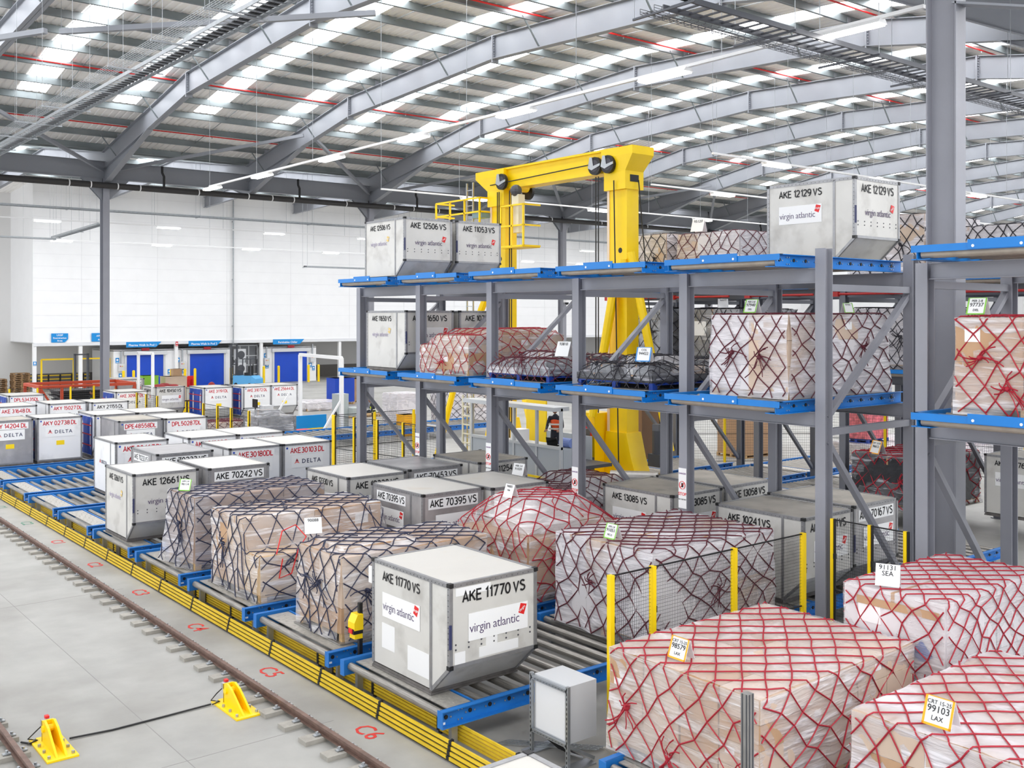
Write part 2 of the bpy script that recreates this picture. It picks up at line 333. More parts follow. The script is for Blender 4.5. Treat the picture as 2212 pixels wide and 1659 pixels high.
for a in ((26.75,2.1,.28,.42,'small blue notice beside Pod 1 door, above the bollard'),(27.0,.85,.28,.4,'small blue notice low beside Pod 1 door'),(31.75,2.0,.26,.42,'small blue notice on the pillar between the two pods'),(31.0,1.05,.26,.42,'small blue notice low on the wall after Pod 1 door'),(32.2,1.05,.26,.42,'small blue notice low on the wall before Pod 2 door'),(39.6,2.2,.3,.4,'small blue notice high on the Chiller wall'),(39.75,1.3,.3,.45,'small blue notice low before the Chiller door'),(44.0,1.25,.3,.4,'small blue notice after the Chiller door, by the bollard'),(44.35,.95,.25,.4,'lowest small blue notice at the Chiller wall end')): smallsign(*a)
smallsign(20.45,2.1,.24,.3,'small blue notice on the corner pillar',signb,83.95); smallsign(31.5,3.4,.2,.38,'small red and white fire notice over the pillar',red,83.9)
smallsign(31.45,.95,.3,.6,'white outlined notice between the pod doors',paper)
def bollard(x,lab): 
    o=thing('bollard',lab,'bollard',(x,82.9,0),'yellow bollards at the cold rooms'); MB().t((0,0,0),(0,0,1.5),.11,12).o('post',yellow,o); MB().t((0,0,1.5),(0,0,1.55),.11,12,True,.06).o('cap',yellow,o)
for x,l in ((26.9,'yellow bollard before Pod 1 door beside the blue notice'),(27.7,'short-looking yellow bollard half hidden in front of Pod 1 door'),(30.75,'yellow bollard after Pod 1 door'),(31.9,'yellow bollard in front of the pillar between pods'),(32.75,'yellow bollard beside the red fire point'),(35.9,'yellow bollard between Pod 2 door and the forklift'),(38.9,'yellow bollard by the grey cage'),(40.3,'yellow bollard before the Chiller door'),(43.2,'yellow bollard after the Chiller door'),(44.2,'yellow bollard at the end of the Chiller wall')): bollard(x,l)
def cbox(x,z,lab):
    o=thing('control_box',lab,'box',(x,84.1,z)); MB().b(0,0,0,.5,.28,.6).o('body',plasticg,o); MB().t((.15,-.03,.4),(.15,0,.4),.04).o('button',red,o); MB().t((.3,-.03,.4),(.3,0,.4),.04).o('button',yellow,o); MB().b(.2,.1,.6,.3,.2,1.6).o('conduit',galv,o)
cbox(27.0-.1,1.45,'white control box left of Pod 1 door'); cbox(31.95,1.5,'white control box between the pod doors'); cbox(39.55,1.6,'white control box before the Chiller door'); cbox(44.05,1.75,'white control box after the Chiller door')
o=thing('fire_extinguisher_stand','red fire extinguisher cabinet beside the pod doors','fire extinguisher',(32.2,83.4,0))
MB().b(0,0,0,.72,.3,.9).o('cabinet',vred,o)
for x in (.2,.52): MB().t((x,-.08,.1),(x,-.08,.6),.09,10).t((x,-.08,.6),(x,-.08,.68),.03,8).o('cylinder',red,o)
# ---------------- roller decks ----------------
LY=lambda i: 11.1334+3.098*i
CW=2.736; ORD=['front','second','third','fourth']
_rm={}
def rollermesh(l,r,m):
    k=(round(l,3),r,m.name)
    if k not in _rm: _rm[k]=MB().t((0,0,0),(0,l,0),r,14).t((0,-.02,0),(0,0,0),.022,8,False).t((0,l,0),(0,l+.02,0),.022,8,False).mesh('roller',m,False); 
    return _rm[k]
def deck(label,group,x,y,z,L,W,h,m,ground=True,n=None,rm=roller):
    "z = top of the side channels; local origin at the near right corner"
    o=thing('roller_deck',label,'roller conveyor',(x,y,z),group)
    for y0,s in ((.09,-1),(W-.09,1)):
        c=MB().b(0,y0-.006,-h,L,y0+.006,0); a,b_=sorted((y0,y0+s*.09)); c.b(0,a,-.014,L,b_,0).b(0,a,-h,L,b_,-h+.014); c=c.o('side_channel',m,o)
        q=MB(); xs=[.1]+[.5+i*.34 for i in range(int((L-.6)/.34)+1)]
        yf=y0+s*.008
        for xx in xs: q.t((xx,yf,-h*.45),(xx,yf+s*.012,-h*.45),.03,10)
        q.o('axle_end_bolt_pattern',black,c)
        q=MB()
        for xx in xs:
            for d in (-.075,.075): q.t((xx+d,yf,-h*.45-.01),(xx+d,yf+s*.014,-h*.45-.01),.012,6)
        for xx in (.3,.36,L-.36,L-.3):
            for zz in (-.05,-h+.05): q.t((xx,yf,zz),(xx,yf+s*.014,zz),.012,6)
        q.o('bolt_pattern',galv,c)
        if ground: MB().b(.02,y0+s*.006 if s>0 else y0-.012,-h+.03,.09,y0+.012 if s>0 else y0-.006,-h+.06).o('rating_plate',paper,c)
    if ground:
        for yy in (0,W-.12): MB().b(-.012,yy,-h,.0,yy+.12,0).o('end_plate',m,o)
        for xx in (.25,L-.3):
            for yy in (.09,W-.16): MB().b(xx-.05,yy,-z,xx+.05,yy+.07,-h).o('leg',galv,o)
        MB().b(.62,.1,-.09,.65,W-.1,-.035).o('cross_bar',m,o)
    else:
        MB().b(-.012,0,-.105,.0,W,.0).b(0,0,-.012,.09,W,0).o('front_lip',m,o)
        MB().b(-.03,W/2-.42,-.095,-.012,W/2+.42,.045).o('stop_plate',m,o)
        q=MB(); 
        for s in (-.34,.34): q.t((-.036,W/2+s,-.05),(-.03,W/2+s,-.05),.022,8)
        q.o('bolt_pattern',paper,o)
        for a in (.09,W-.3): MB().b(0,a,-h,.9,a+.21,-h+.012).o('gusset_plate',m,o)
    R_=.057 if ground else .066; zr=-.04-R_ if ground else -.105-R_*.3
    me=rollermesh(W-.26,R_,rm)
    put('roller',me,o,(.1,.13,zr if ground else -.13))
    me2=rollermesh(W-.26,.057,rm)
    tp=MB().b(.2,.12,-.06,.6,W-.12,-.045)
    if ground:
        for i in range(14):
            for j in range(3): tp.c(.25+j*.14+(i%2)*.05,.3+i*(W-.6)/13,-.045,.02,.05,.004)
    tp.o('tread_plate',tread,o)
    N=n or int((L-.85)/.32)+1
    for i in range(N): put('roller',me2,o,(.8+i*(L-.9)/max(1,N-1),.13,-.04-.057))
    return o
LN={0:'the C6 floor mark',1:'the C5 floor mark',2:'the C4 floor mark',3:'the C3 floor mark',4:'the C2 floor mark',5:'the C1 floor mark',6:'the first green floor mark past C1',7:'the second green floor mark past C1'}
for i in range(0,14):
    for k in range(2):
        nm=LN.get(i) or 'lane %s past the green floor marks'%['one','two','three','four','five','six'][i-8]
        deck('blue framed %s roller deck of the lane at %s'%(ORD[k],nm),'ground level roller decks',7.775+k*3.93,LY(i),.55,(3.84,3.2)[k] if i<5 else 3.84,CW,.233,cblue,True,None,roller)
for i in range(0,4):
    for k in (2,3):
        if k==3 and i==3: continue
        deck('blue framed %s roller deck of the lane at %s, %s'%(ORD[k],LN[i],'under the rack' if k==2 else 'behind the rack'),'ground level roller decks',15.62+(k-2)*3.95,LY(i)-.0,.55,3.8,2.08 if k==2 else CW,.233,cblue,True,None,roller)
# ---------------- storage racks ----------------
def rack(label,xf,y0,nb,ends,tiers,depth=2.79,p=3.098,hp=6.64,m=grey):
    "xf = front post centre; y0 = first frame; nb bays"
    r=thing('storage_rack',label,'rack',(xf,y0,0))
    for k in range(nb+1):
        y=p*k
        for x in (0,depth):
            z1=6.97 if (k==ends) else hp
            MB().b(x-.11,y-.1,0,x-.095,y+.1,z1).b(x+.095,y-.1,0,x+.11,y+.1,z1).b(x-.095,y-.008,0,x+.095,y+.008,z1).b(x-.16,y-.16,0,x+.16,y+.16,.02).o('post',m,r)
        for zb in tiers:
            MB().bar((.11,y,zb-.34),(depth-.11,y,zb-.34),.1,.12).o('cross_beam',m,r)
        z2,z1=tiers[1],tiers[0]
        MB().bar((depth-.1,y+.02,z2-.45),(.1,y+.02,z1-.1),.09,.11,(0,1,0)).o('brace',m,r)
        MB().bar((.1,y+.02,z1-.5),(depth-.1,y+.02,.75),.09,.11,(0,1,0)).o('brace',m,r)
    for k in range(nb):
        for zb in tiers:
            for x in (0,depth):
                MB().ib((x,p*k+.1,zb-.13),(x,p*k+p-.1,zb-.13),.26,.13,.014).o('beam',m,r)
            
    return r
T1,T2=4.156,6.64
rack('grey two-tier steel storage rack with five bays beside the crane',15.15,10.32,5,0,(T1,T2))
rack('grey steel storage rack past the big column, cropped by the picture edge',15.15,8.48-3.098*3,3,99,(T1,T2))
for k in range(5):
    w_=['bay with the wrapped netted pallet','second bay from the big column','middle bay','second bay from the far end','farthest bay'][k]
    deck('upper blue roller deck of the big rack, %s'%w_,'upper rack decks',14.26,10.574+3.098*k,6.86,3.9,2.6,.215,blue,False,9,rollerd)
    deck('lower blue roller deck of the big rack, %s'%w_,'lower rack decks',14.26,10.574+3.098*k,4.367,3.9,2.6,.215,blue,False,9,rollerd)
for k in (0,1):
    w_=['first bay beside the big column','second bay from the big column'][k]
    deck('upper blue roller deck of the cropped rack, %s'%w_,'upper rack decks',14.26,5.6-3.098*k,6.86,3.9,2.6,.215,blue,False,9,rollerd)
    deck('lower blue roller deck of the cropped rack, %s'%w_,'lower rack decks',14.26,5.6-3.098*k,4.367,3.9,2.6,.215,blue,False,9,rollerd)
for i,(x,y,l) in enumerate(((25.75,17.6,'nearer'),(25.75,20.7,'middle'),(25.75,23.8,'farther'))): deck('blue roller deck on the ground under the far rack, %s one'%l,'far ground decks',x,y,.55,3.7,2.5,.233,cblue,True,16)
for i,(x,y,l) in enumerate(((29.6,17.6,'nearer'),(29.6,20.7,'farther'))): deck('blue roller deck on the ground beyond the far rack, %s one'%l,'far ground decks',x,y,.55,3.7,2.5,.233,cblue,True,16)
# rack beyond the crane aisle
fr_=rack('dark grey storage rack on the far side of the crane aisle',26.4,4.9,7,99,(T1,T2),3.0,3.098,6.64,mat('grey_paint_far',(120,122,130),.5))
for k in range(7):
    deck('lower blue deck of the far rack, %s bay from its near end'%['first','second','third','fourth','fifth','sixth','seventh'][k],'far rack decks',25.5,5.15+3.098*k,4.367,3.9,2.6,.215,blue,False,5,rollerd)
    deck('blue upper deck of the far rack, %s bay from its near end'%['first','second','third','fourth','fifth','sixth','seventh'][k],'far rack decks',25.5,5.15+3.098*k,6.86,3.9,2.6,.215,blue,False,5,rollerd)
    MB().t((-.95,.4+3.098*k,6.45),(-.95,2.8+3.098*k,6.45),.035,8).b(-1.01,2.65+3.098*k,6.38,-.89,2.85+3.098*k,6.52).b(-.95,1.5+3.098*k,6.43,0,1.6+3.098*k,6.47).o('locking_bar',mat('deep_red',(165,30,30),.5),fr_)
def stop(u,v0,y,i):
    p=at(u,v0,X=15.03); o=thing('stop_sign',['white STOP notice on the first rack post','white STOP notice on the second rack post, by container 13085','white STOP notice on the third rack post, above the red netted load','white STOP notice on the fourth rack post, behind container 11389','white STOP notice on the farthest marked rack post'][i],'sign',(15.032,y,p.z))
    MB().b(-.006,-.1,0,0,.1,.78).o('panel',paper,o); ring=MB()
    for a in range(16):
        g,g2=2*math.pi*a/16,2*math.pi*(a+1)/16; ring.bar((-.01,.075*math.cos(g),.45+.075*math.sin(g)),(-.01,.075*math.cos(g2),.45+.075*math.sin(g2)),.006,.02,(1,0,0))
    ring.bar((-.01,.055,.4),(-.01,-.055,.5),.006,.018,(1,0,0)); ring.o('prohibition_symbol',vred,o)
    MB().b(-.009,-.025,.41,-.007,.025,.49).o('hand_symbol',ink,o)
    put('lettering',txt('STOP',.085,vred,.02),o,(-.008,0,.25),FX); put('lettering',txt('NO ENTRY',.04,ink,.01),o,(-.008,0,.16),FX); put('lettering',txt('DANGER',.045,mat('purple_ink',(110,50,130)),.01),o,(-.008,0,.66),FX)
for i,(u,v,k) in enumerate(((1485,1100,1),(1252,1088,2),(1063,1028,3),(907,1000,4))): stop(u,v,10.32+3.098*k,i+1)
# ---------------- floor rails, conductor bars, buffers ----------------
def rail(x,label,ya,yb):
    o=thing('floor_rail',label,'rail',(x,0,0))
    m=MB()
    for a,z0,z1 in ((.055,.06,.075),(.011,.075,.125),(.032,.125,.16)): m.b(-a,ya,z0,a,yb,z1)
    m.o('rail_profile',rust,o); y=ya+.25; i=0
    sl=MB().b(-.33,-.11,0,.17,.11,.06).mesh('sleeper',concb); ck=MB().b(-.15,-.035,.058,.15,.035,.064)
    for s in (-1,1): ck.b(s*.1-.05,-.035,.06,s*.1+.05,.035,.078).t((s*.1,0,.078),(s*.1,0,.115),.02,6).b(s*.09-.02,-.05,.075,s*.09+.02,.05,.09)
    ck=ck.mesh('rail_clip',galv)
    while y<yb-.2 and i<70: s=put('sleeper',sl,o,(0,y,0)); put('rail_clip',ck,s); y+=.62; i+=1
    return o
rail(6.79,'brown steel floor rail running along the red floor marks',8,36); rail(3.33,'second brown floor rail cut by the picture corner',10,22)
o=thing('conductor_rail','yellow conductor bars running along the ends of the roller lanes','conductor bar',(0,0,0))
for i in range(4):
    x,z=7.69+.014*i,.055+.062*i; MB().b(x-.012,6,z-.021,x+.012,44,z+.021).o('bar',yel2,o); MB().b(x-.016,6,z-.031,x-.008,44,z-.024).o('black_slot',black,o)
for i in range(5):
    x,z=8.12,.07+.05*i; MB().b(x-.012,6,z-.016,x+.012,44,z+.016).o('bar',yel2,o)
for j in range(20):
    y=7.4+1.75*j; m=MB()
    for i in range(4): x,z=7.69+.014*i,.055+.062*i; m.b(x-.016,y-.03,z-.025,x+.016,y+.03,z+.025)
    m.b(7.75,y-.02,0,7.77,y+.02,.28).o('clamp_bracket',black,o); MB().b(8.1,y+.8,.05,8.14,y+.86,.3).b(8.13,y+.8,0,8.16,y+.86,.3).o('clamp_bracket',black,o)
    if j%3==1: MB().b(8.08,y+.3,.04,8.15,y+.55,.3).o('joint_cover',mat('brown_cover',(96,88,76)),o)
def buffer(x,y,label):
    o=thing('rail_buffer_bracket',label,'bracket',(x,y,0)); MB().b(-.2,-.46,0,.2,.46,.025).o('base_plate',yellow,o)
    for s in (-.075,.045): MB().ex([(s,-.4,.025),(s,.3,.025),(s,.3,.3),(s,.18,.33),(s,.02,.28)],(.03,0,0)).o('rib',yellow,o)
    MB().b(-.075,.28,.025,.075,.31,.3).t((-.1,.2,.22),(.1,.2,.22),.045,10).o('cross_plate',yellow,o)
    MB().b(-.06,.36,.2,.06,.42,.28).t((0,.36,.24),(0,.5,.24),.02,8).o('sensor',galv,o); MB().b(.0,.4,.26,.05,.47,.31).o('sensor_tip',vred,o)
    m=MB()
    for sx in (-.15,.15):
        for yy in (-.36,-.12,.12,.36): m.t((sx,yy,.025),(sx,yy,.06),.022,6)
    m.o('anchor_bolt_pattern',galv,o)
    MB().path([(.0,.42,.22),(-.1,.5,.1),(-.22,.42,.05),(-.12,.33,.04),(-.25,.3,.03)],.009).o('cable_loop',black,o)
buffer(6.3,14.35,'yellow floor buffer bracket beside the C5 rail section'); buffer(3.8,14.55,'yellow floor buffer bracket near the corner rail')
tag(MB().path([(6.05,14.7,.02),(5.3,14.68,.015),(4.6,14.66,.015),(4.05,14.72,.02)],.014).o('floor_cable',black),'black cable lying between the two yellow buffer brackets','cable')
tag(MB().path([(3.6,14.85,.02),(3.5,15.0,.02)],.014).o('floor_cable',black),'short black cable stub by the corner rail','cable')
red_m=mat('floor_mark_red',(205,45,40),.6); grn_m=mat('floor_mark_green',(90,140,120),.7)
for i in range(8):
    s='C%d'%(6-i) if i<6 else ('C2' if i==6 else 'C1'); q=put('floor_marking',txt(s,.42,red_m if i<6 else grn_m,.006),None,(7.24,LY(i)+1.25,.003),(0,0,R(-90)))
    tag(q,('red floor lettering %s'%s) if i<6 else ['green floor lettering nearest past the red C1','green floor lettering farthest along the rail'][i-6]+' mark','floor marking')
# electrical box on a strut frame
o=thing('electrical_box','pale grey electrical box on a slotted steel frame in front of the roller lane','electrical box',(8.75,9.75,0))
def strut(p,q):
    m=MB().bar(p,q,.045,.045); m.o('strut',galv,o); n=MB(); p,q=V(p),V(q); k=int((q-p).length/.06); h=MB()
    for i in range(k):
        c=p+(q-p)*((i+.5)/k); d=(q-p).normalized(); h.bar(c-d*.016+V((-.0235,0,0)),c+d*.016+V((-.0235,0,0)),.003 if abs(d.z)>.5 else .012,.012 if abs(d.z)>.5 else .003,(0,0,1) if abs(d.z)<.5 else (0,1,0))
    h.o('slot_pattern',black,o)
strut((0,.72,0),(0,.72,1.06)); strut((0,0,0),(0,0,1.06)); strut((0,0,1.0),(0,.72,1.0)); strut((0,0,.3),(0,.72,.3))
MB().bar((0,0,.3),(.45,0,.04),.04,.04).o('stay',galv,o); MB().bar((0,.72,.3),(.45,.72,.04),.04,.04).o('stay',galv,o)
MB().b(.03,.03,.3,.5,.7,1.04).o('cabinet',plasticg,o); MB().b(.5,.03,.3,.53,.7,1.04).o('cabinet_door',plasticg,o)
MB().b(.022,.08,.34,.03,.66,.97).o('back_plate',mat('white_plastic',(232,233,235),.4),o)
for i in range(5): MB().path([(.12,.2+.08*i,.3),(.12,.2+.08*i,.2),(.2,.16+.06*i,.1),(.35,.1+.05*i,.03)],.016,6).o('cable',black if i else plasticg,o)
MB().b(-.1,-.1,0,.4,.08,.02).o('foot_plate',galv,o); MB().b(-.1,.64,0,.4,.82,.02).o('foot_plate',galv,o)
tag(MB().b(7.06,5.56,0,7.14,5.64,2.55).o('aluminium_post',alu),'plain aluminium profile post in front of the nearest netted load','post')
q=bpy.data.objects['aluminium_post']; m=MB()
for d in (-.022,.022): m.b(7.055,5.6+d-.004,0,7.062,5.6+d+.004,2.55).b(7.1+d-.004,5.555,0,7.1+d+.004,5.562,2.55)
m.o('groove_pattern',dplast,q)
o=thing('barcode_scanner','yellow and black scanner head on a black post between the first two lanes','scanner',(8.22,14.05,0))
MB().b(-.03,-.03,0,.03,.03,1.3).o('post',black,o); MB().b(-.16,-.1,.9,.0,.1,1.02).ex([(-.16,-.1,1.02),(.0,-.1,1.02),(0,-.1,1.14),(-.1,-.1,1.14)],(0,.2,0)).b(-.14,-.08,.76,0,.08,.84).o('head',yellow,o); MB().b(-.165,-.09,.84,0,.09,.92).o('lens_band',black,o); MB().b(-.18,-.05,.85,-.16,.05,.92).o('lens',vred,o)
# ---------------- stencil lettering ----------------
def _a(cx,cy,rx,ry,a0,a1,n=9): return [(cx+rx*math.cos(R(a0+(a1-a0)*i/n)),cy+ry*math.sin(R(a0+(a1-a0)*i/n))) for i in range(n+1)]
GL={'A':[[(0,0),(.33,1),(.66,0)],[(.12,.33),(.54,.33)]],'K':[[(0,0),(0,1)],[(.6,1),(0,.42)],[(.2,.6),(.62,0)]],'E':[[(.55,1),(0,1),(0,0),(.57,0)],[(0,.52),(.5,.52)]],'V':[[(0,1),(.32,0),(.64,1)]],
'S':[_a(.3,.74,.28,.26,30,180)+_a(.3,.26,.3,.26,90,-150)[0:]],'D':[[(0,0),(0,1),(.2,1)]+_a(.22,.5,.4,.5,90,-90)+[(0,0)]],'L':[[(0,1),(0,0),(.5,0)]],'Y':[[(0,1),(.32,.45),(.64,1)],[(.32,.45),(.32,0)]],
'P':[[(0,0),(0,1),(.3,1)]+_a(.32,.74,.26,.26,90,-90)+[(0,.48)]],'C':[_a(.33,.5,.33,.5,45,315,14)],'N':[[(0,0),(0,1),(.56,0),(.56,1)]],
'0':[_a(.28,.5,.28,.5,0,360,18)],'1':[[(.08,.78),(.3,1),(.3,0)]],'2':[_a(.28,.72,.27,.28,160,-30)+[(.02,0),(.57,0)]],'3':[_a(.27,.75,.25,.25,150,-90)+[(.22,.5)],_a(.26,.25,.29,.25,90,-150)],
'4':[[(.44,0),(.44,1),(0,.3),(.58,.3)]],'5':[[(.52,1),(.1,1),(.05,.52)]+_a(.28,.32,.29,.32,125,-145)],'6':[_a(.28,.3,.28,.3,0,360,16),_a(.42,.4,.42,.6,90,170)],'7':[[(0,1),(.56,1),(.2,0)]],
'8':[_a(.28,.75,.24,.25,0,360,14),_a(.28,.26,.28,.26,0,360,14)],'9':[_a(.28,.7,.28,.3,0,360,16),_a(.14,.6,.42,.6,-90,-5)]}
_st={}
def stencil(t,h,m,th=.19,gap=.22):
    k=(t,h,m.name,th,gap)
    if k in _st: return _st[k]
    M=MB(); x=0
    for ch in t:
        if ch==' ': x+=.26; continue
        g=GL[ch]; wd=max(p[0] for l in g for p in l)
        for l in g:
            n=len(l); vs=[]; cl=math.hypot(l[0][0]-l[-1][0],l[0][1]-l[-1][1])<1e-6
            for i,p in enumerate(l):
                a=l[i-1] if i else (l[-2] if cl else None); b_=l[i+1] if i<n-1 else (l[1] if cl else None)
                d1=V((p[0]-a[0],p[1]-a[1])) if a else None; d2=V((b_[0]-p[0],b_[1]-p[1])) if b_ else None
                if d1 is not None and d1.length<1e-6: d1=None
                if d2 is not None and d2.length<1e-6: d2=None
                d1=d1 if d1 is not None else d2; d2=d2 if d2 is not None else d1
                d1=d1.normalized(); d2=d2.normalized(); n1=V((-d1.y,d1.x)); n2=V((-d2.y,d2.x)); mm=(n1+n2); mm=mm.normalized() if mm.length>.1 else n1; q=min(2.2,1/max(.45,mm.dot(n1)))
                for s in (1,-1): vs.append(((x+p[0]+mm.x*s*q*th/2)*h,(p[1]+mm.y*s*q*th/2)*h,0))
            M.add(vs,[(2*i,2*i+1,2*i+3,2*i+2) for i in range(n-1)])
        x+=wd+gap
    w_=(x-gap)*h; M.v=[(a-w_/2,b_,c) for a,b_,c in M.v]; me=M.mesh('lettering',m); _st[k]=(me,w_); return _st[k]
# ---------------- air cargo containers ----------------
CL,CWB,CO,CH,CS=1.535,1.562,.445,1.626,.488
_cm={}
def cmesh(k,f):
    if k not in _cm: _cm[k]=f()
    return _cm[k]
def dots(m,ps,r,ax):
    for p in ps:
        p=V(p); d=V((-.006,0,0)) if ax=='x' else V((0,-.006,0)); m.t(p,p+d,r,6)
def virgin(o,face,x,z,w_,m,em,plac=True):
    "wordmark with tail emblem; x = text centre across the face"
    rot=FX if face=='x' else FY
    def P(a,b_,d): return (-d,-a,b_) if face=='x' else (a,-d,b_)
    yo=0 if face=='x' else -o['over']
    h=w_*.36
    if plac:
        a0,a1=x-w_*.5,x+w_*.5; mm=MB()
        if face=='x': mm.b(-.008,-a1,z-h*.5,-.004,-a0,z+h*.5)
        else: mm.b(a0,yo-.008,z-h*.5,a1,yo-.004,z+h*.5)
        mm.o('placard',paper,o)
    d=.0095
    me=txt('virgin atlantic',w_*.165,m,-.006,.93); wd=max(v.co.x for v in me.vertices)*2
    s=w_*.83/wd
    p=P(x-w_*.065,z-h*.2,d); q=put('lettering',me,o,(p[0],p[1]+(yo if face!='x' else 0),p[2]),rot); q.scale=(s,s,s)
    ex,ez=x+w_*.335,z+h*.13; pts=[(0,0),(.085,-.035),(.13,.085),(.035,.11)]
    k=w_*1.12; poly=[P(ex+a*k,ez+b_*k,d) for a,b_ in pts]; poly=[(a,b_+(yo if face!='x' else 0),c) for a,b_,c in poly]
    MB().ex(poly,(.002,0,0) if face=='x' else (0,.002,0)).o('tail_emblem',em,o)
    pp=P(ex+.062*k,ez+.03*k,d+.004); q=put('script_lettering',txt('Virgin',.045*k,paper,.01),o,(pp[0],pp[1]+(yo if face!='x' else 0),pp[2]),(rot[0],R(-32),rot[2]) if face!='x' else rot)
    if face!='x': q.rotation_euler=(R(90),R(-35),0)
def delta(o,face,x,z,w_,plac=True):
    rot=FX if face=='x' else FY; yo=0 if face=='x' else -o['over']
    def P(a,b_,d): return (-d,-a,b_) if face=='x' else (a,yo-d,b_)
    if plac:
        mm=MB(); h=w_*.36
        if face=='x': mm.b(-.008,-x-w_*.5,z-h*.5,-.004,-x+w_*.5,z+h*.5)
        else: mm.b(x-w_*.5,yo-.008,z-h*.5,x+w_*.5,yo-.004,z+h*.5)
        mm.o('placard',paper,o)
    me=txt('DELTA',w_*.165,navyt,.012,1.25); wd=max(v.co.x for v in me.vertices)*2; s=w_*.62/wd
    q=put('lettering',me,o,P(x+w_*.12,z-w_*.06,.0095),rot); q.scale=(s,s,s)
    c=x-w_*.34; k=w_*.085
    def T(pts,n,m): pp=[P(c+a*k,z-w_*.06+b_*k,.0095) for a,b_ in pts]; MB().ex(pp,(.002,0,0) if face=='x' else (0,.002,0)).o(n,m,o)
    T([(-1,.0),(0,.42),(0,.75),(-.62,.5)][:3]+[(-.75,.35)],'emblem',vred); T([(1,0),(.75,.35),(0,.75),(0,.42)],'emblem',vred); T([(-.68,.55),(0,.85),(.68,.55),(0,1.75)],'emblem',mat('emblem_dark_red',(150,20,45)))
def uld(label,x,ty,z=.51,cl=None,cr=None,air='V',body=None,top=None,slant=True,curtain=False,lm=None,plac=(True,True),cap=True,tint=None,L=CL,W=CWB,sp=1.,yl=False,group=None,lx=None,side='grey'):
    "x = near face to the rollers' end; ty = near edge of the roof"
    body=body or (uldw if air=='V' else uldf); top=top or uldt; ov=CO if slant else 0.
    o=thing('cargo_container',label,'cargo container',(x,ty+ov,z),group); o['over']=ov; H=CH
    prof=[(W,.07),(W,H-.02),(-ov,H-.02)]+([(-ov,CS),(0,.07)] if slant else [(0,.07)])
    def fb(): return MB().ex([(.0,a,b_) for a,b_ in prof],(L,0,0)).mesh('body',body)
    put('body',cmesh(('b',body.name,slant,L,W),fb),o)
    put('roof_panel',cmesh(('r',top.name,slant,L,W),lambda:MB().b(.02,-ov+.02,H-.02,L-.02,W-.02,H).mesh('roof_panel',top)),o)
    put('base_pallet',cmesh(('p',L,W),lambda:MB().b(-.012,-.012,0,L+.012,W+.012,.03).b(.0,.0,.03,L,W,.085).mesh('base_pallet',base)),o)
    def fe():
        e=MB(); t=.012; w_=.045
        for yy in (-ov,): e.b(-t,yy-t,CS if slant else .07,w_,yy+w_,H-.01).b(L-w_,yy-t,CS if slant else .07,L+t,yy+w_,H-.01)
        e.b(-t,W-w_,.07,w_,W+t,H-.01)
        if slant: e.b(-t,-.02,.07,0,.03,H-.02)
        else: e.b(-t,-ov+.3,.07,0,-ov+.34,H-.02)
        e.b(-t,-ov,H-.05,w_,W,H+.008).b(0,-ov-t,H-.05,L,-ov+w_,H+.008).b(L-w_,-ov,H-.05,L+t,W,H+.008).b(0,W-w_,H-.05,L,W+t,H+.008)
        if slant:
            e.b(0,-ov-t,CS-.02,L,-ov+.02,CS+.03)
            for xx in (.015,L-.015): e.bar((xx,-ov,CS),(xx,0,.08),.05,.04,(1,0,0))
        else: e.b(0,-ov-t,.07,L,-ov+.02,.12)
        return e.mesh('edge_frame',edge)
    put('edge_frame',cmesh(('e',slant,L,W),fe),o)
    def fr():
        m=MB()
        dots(m,[(-.012,-ov+.02,CS+.1+i*.075) for i in range(14)]+[(-.012,W-.03,.2+i*.09) for i in range(15)]+[(-.012,-ov+.06+i*.09,H-.025) for i in range(int((W+ov)/.09))],.008,'x')
        dots(m,[(.08+i*.1,-ov-.012,H-.025) for i in range(14)],.008,'y')
        return m.mesh('rivet_pattern',mat('rivet',(120,120,122),.4,.6))
    put('rivet_pattern',cmesh(('v',slant,L,W),fr),o)
    if air=='V':
        put('fastener_pattern',cmesh(('w',slant),lambda:(lambda m:(dots(m,[(.1+i*.22,-ov,zz) for i in range(7) for zz in (.72,.79)],.014,'y'),m.mesh('fastener_pattern',dplast))[1])(MB())),o)
        MB().b(-.02,-ov-.03,.75,.015,-ov-.005,1.08).o('door_strap',mat('strap_dark_blue',(50,55,95)),o)
    me=cmesh(('c',),lambda:MB().b(-.02,-.022,-.035,.05,.05,.02).mesh('corner_cap',black))
    for xx in (0,L-.03):
        for yy in (-ov,W-.03):
            put('corner_cap',me,o,(xx,yy,H-.005))
    if slant:
        for xx in (0,L-.03): put('corner_cap',me,o,(xx,-ov,CS+.005))
    lm=lm or (ink if air=='V' else red)
    lxx=lx if lx is not None else L/2
    def label_plate(f,c,zc,tw):
        if body is uldm or air=='D':
            if f=='x': MB().b(-.005,c-tw/2-.05,zc-.11,-.003,c+tw/2+.05,zc+.1).o('number_plate',paper,o)
            else: MB().b(c-tw/2-.05,-ov-.005,zc-.12,c+tw/2+.05,-ov-.003,zc+.11).o('number_plate',paper,o)
    if cl:
        me,tw=stencil(cl,.125,lm) if cl.strip() else (None,1); me and label_plate('x',W*.5,H-.21,tw); me and put('lettering',me,o,(-.0075,W*.5,H-.27),FX)
        if plac[0] is not None:
            if air=='V': virgin(o,'x',-W*.5,1.0,1.0,tint or virg,vred if not tint else mat('emblem_faded',(226,196,120)),plac[0])
            else: delta(o,'x',-W*.45,.95,.8,False)
    if cr:
        me,tw=stencil(cr,.14,lm); label_plate('y',lxx,H-.2,tw); put('lettering',me,o,(lxx,-ov-.0075,H-.27),FY)
        if plac[1] is not None:
            if air=='V': virgin(o,'y',L*.55,.99,1.06,virg,vred,plac[1])
            else: delta(o,'y',L*.5,H-.52,1.0,plac[1])
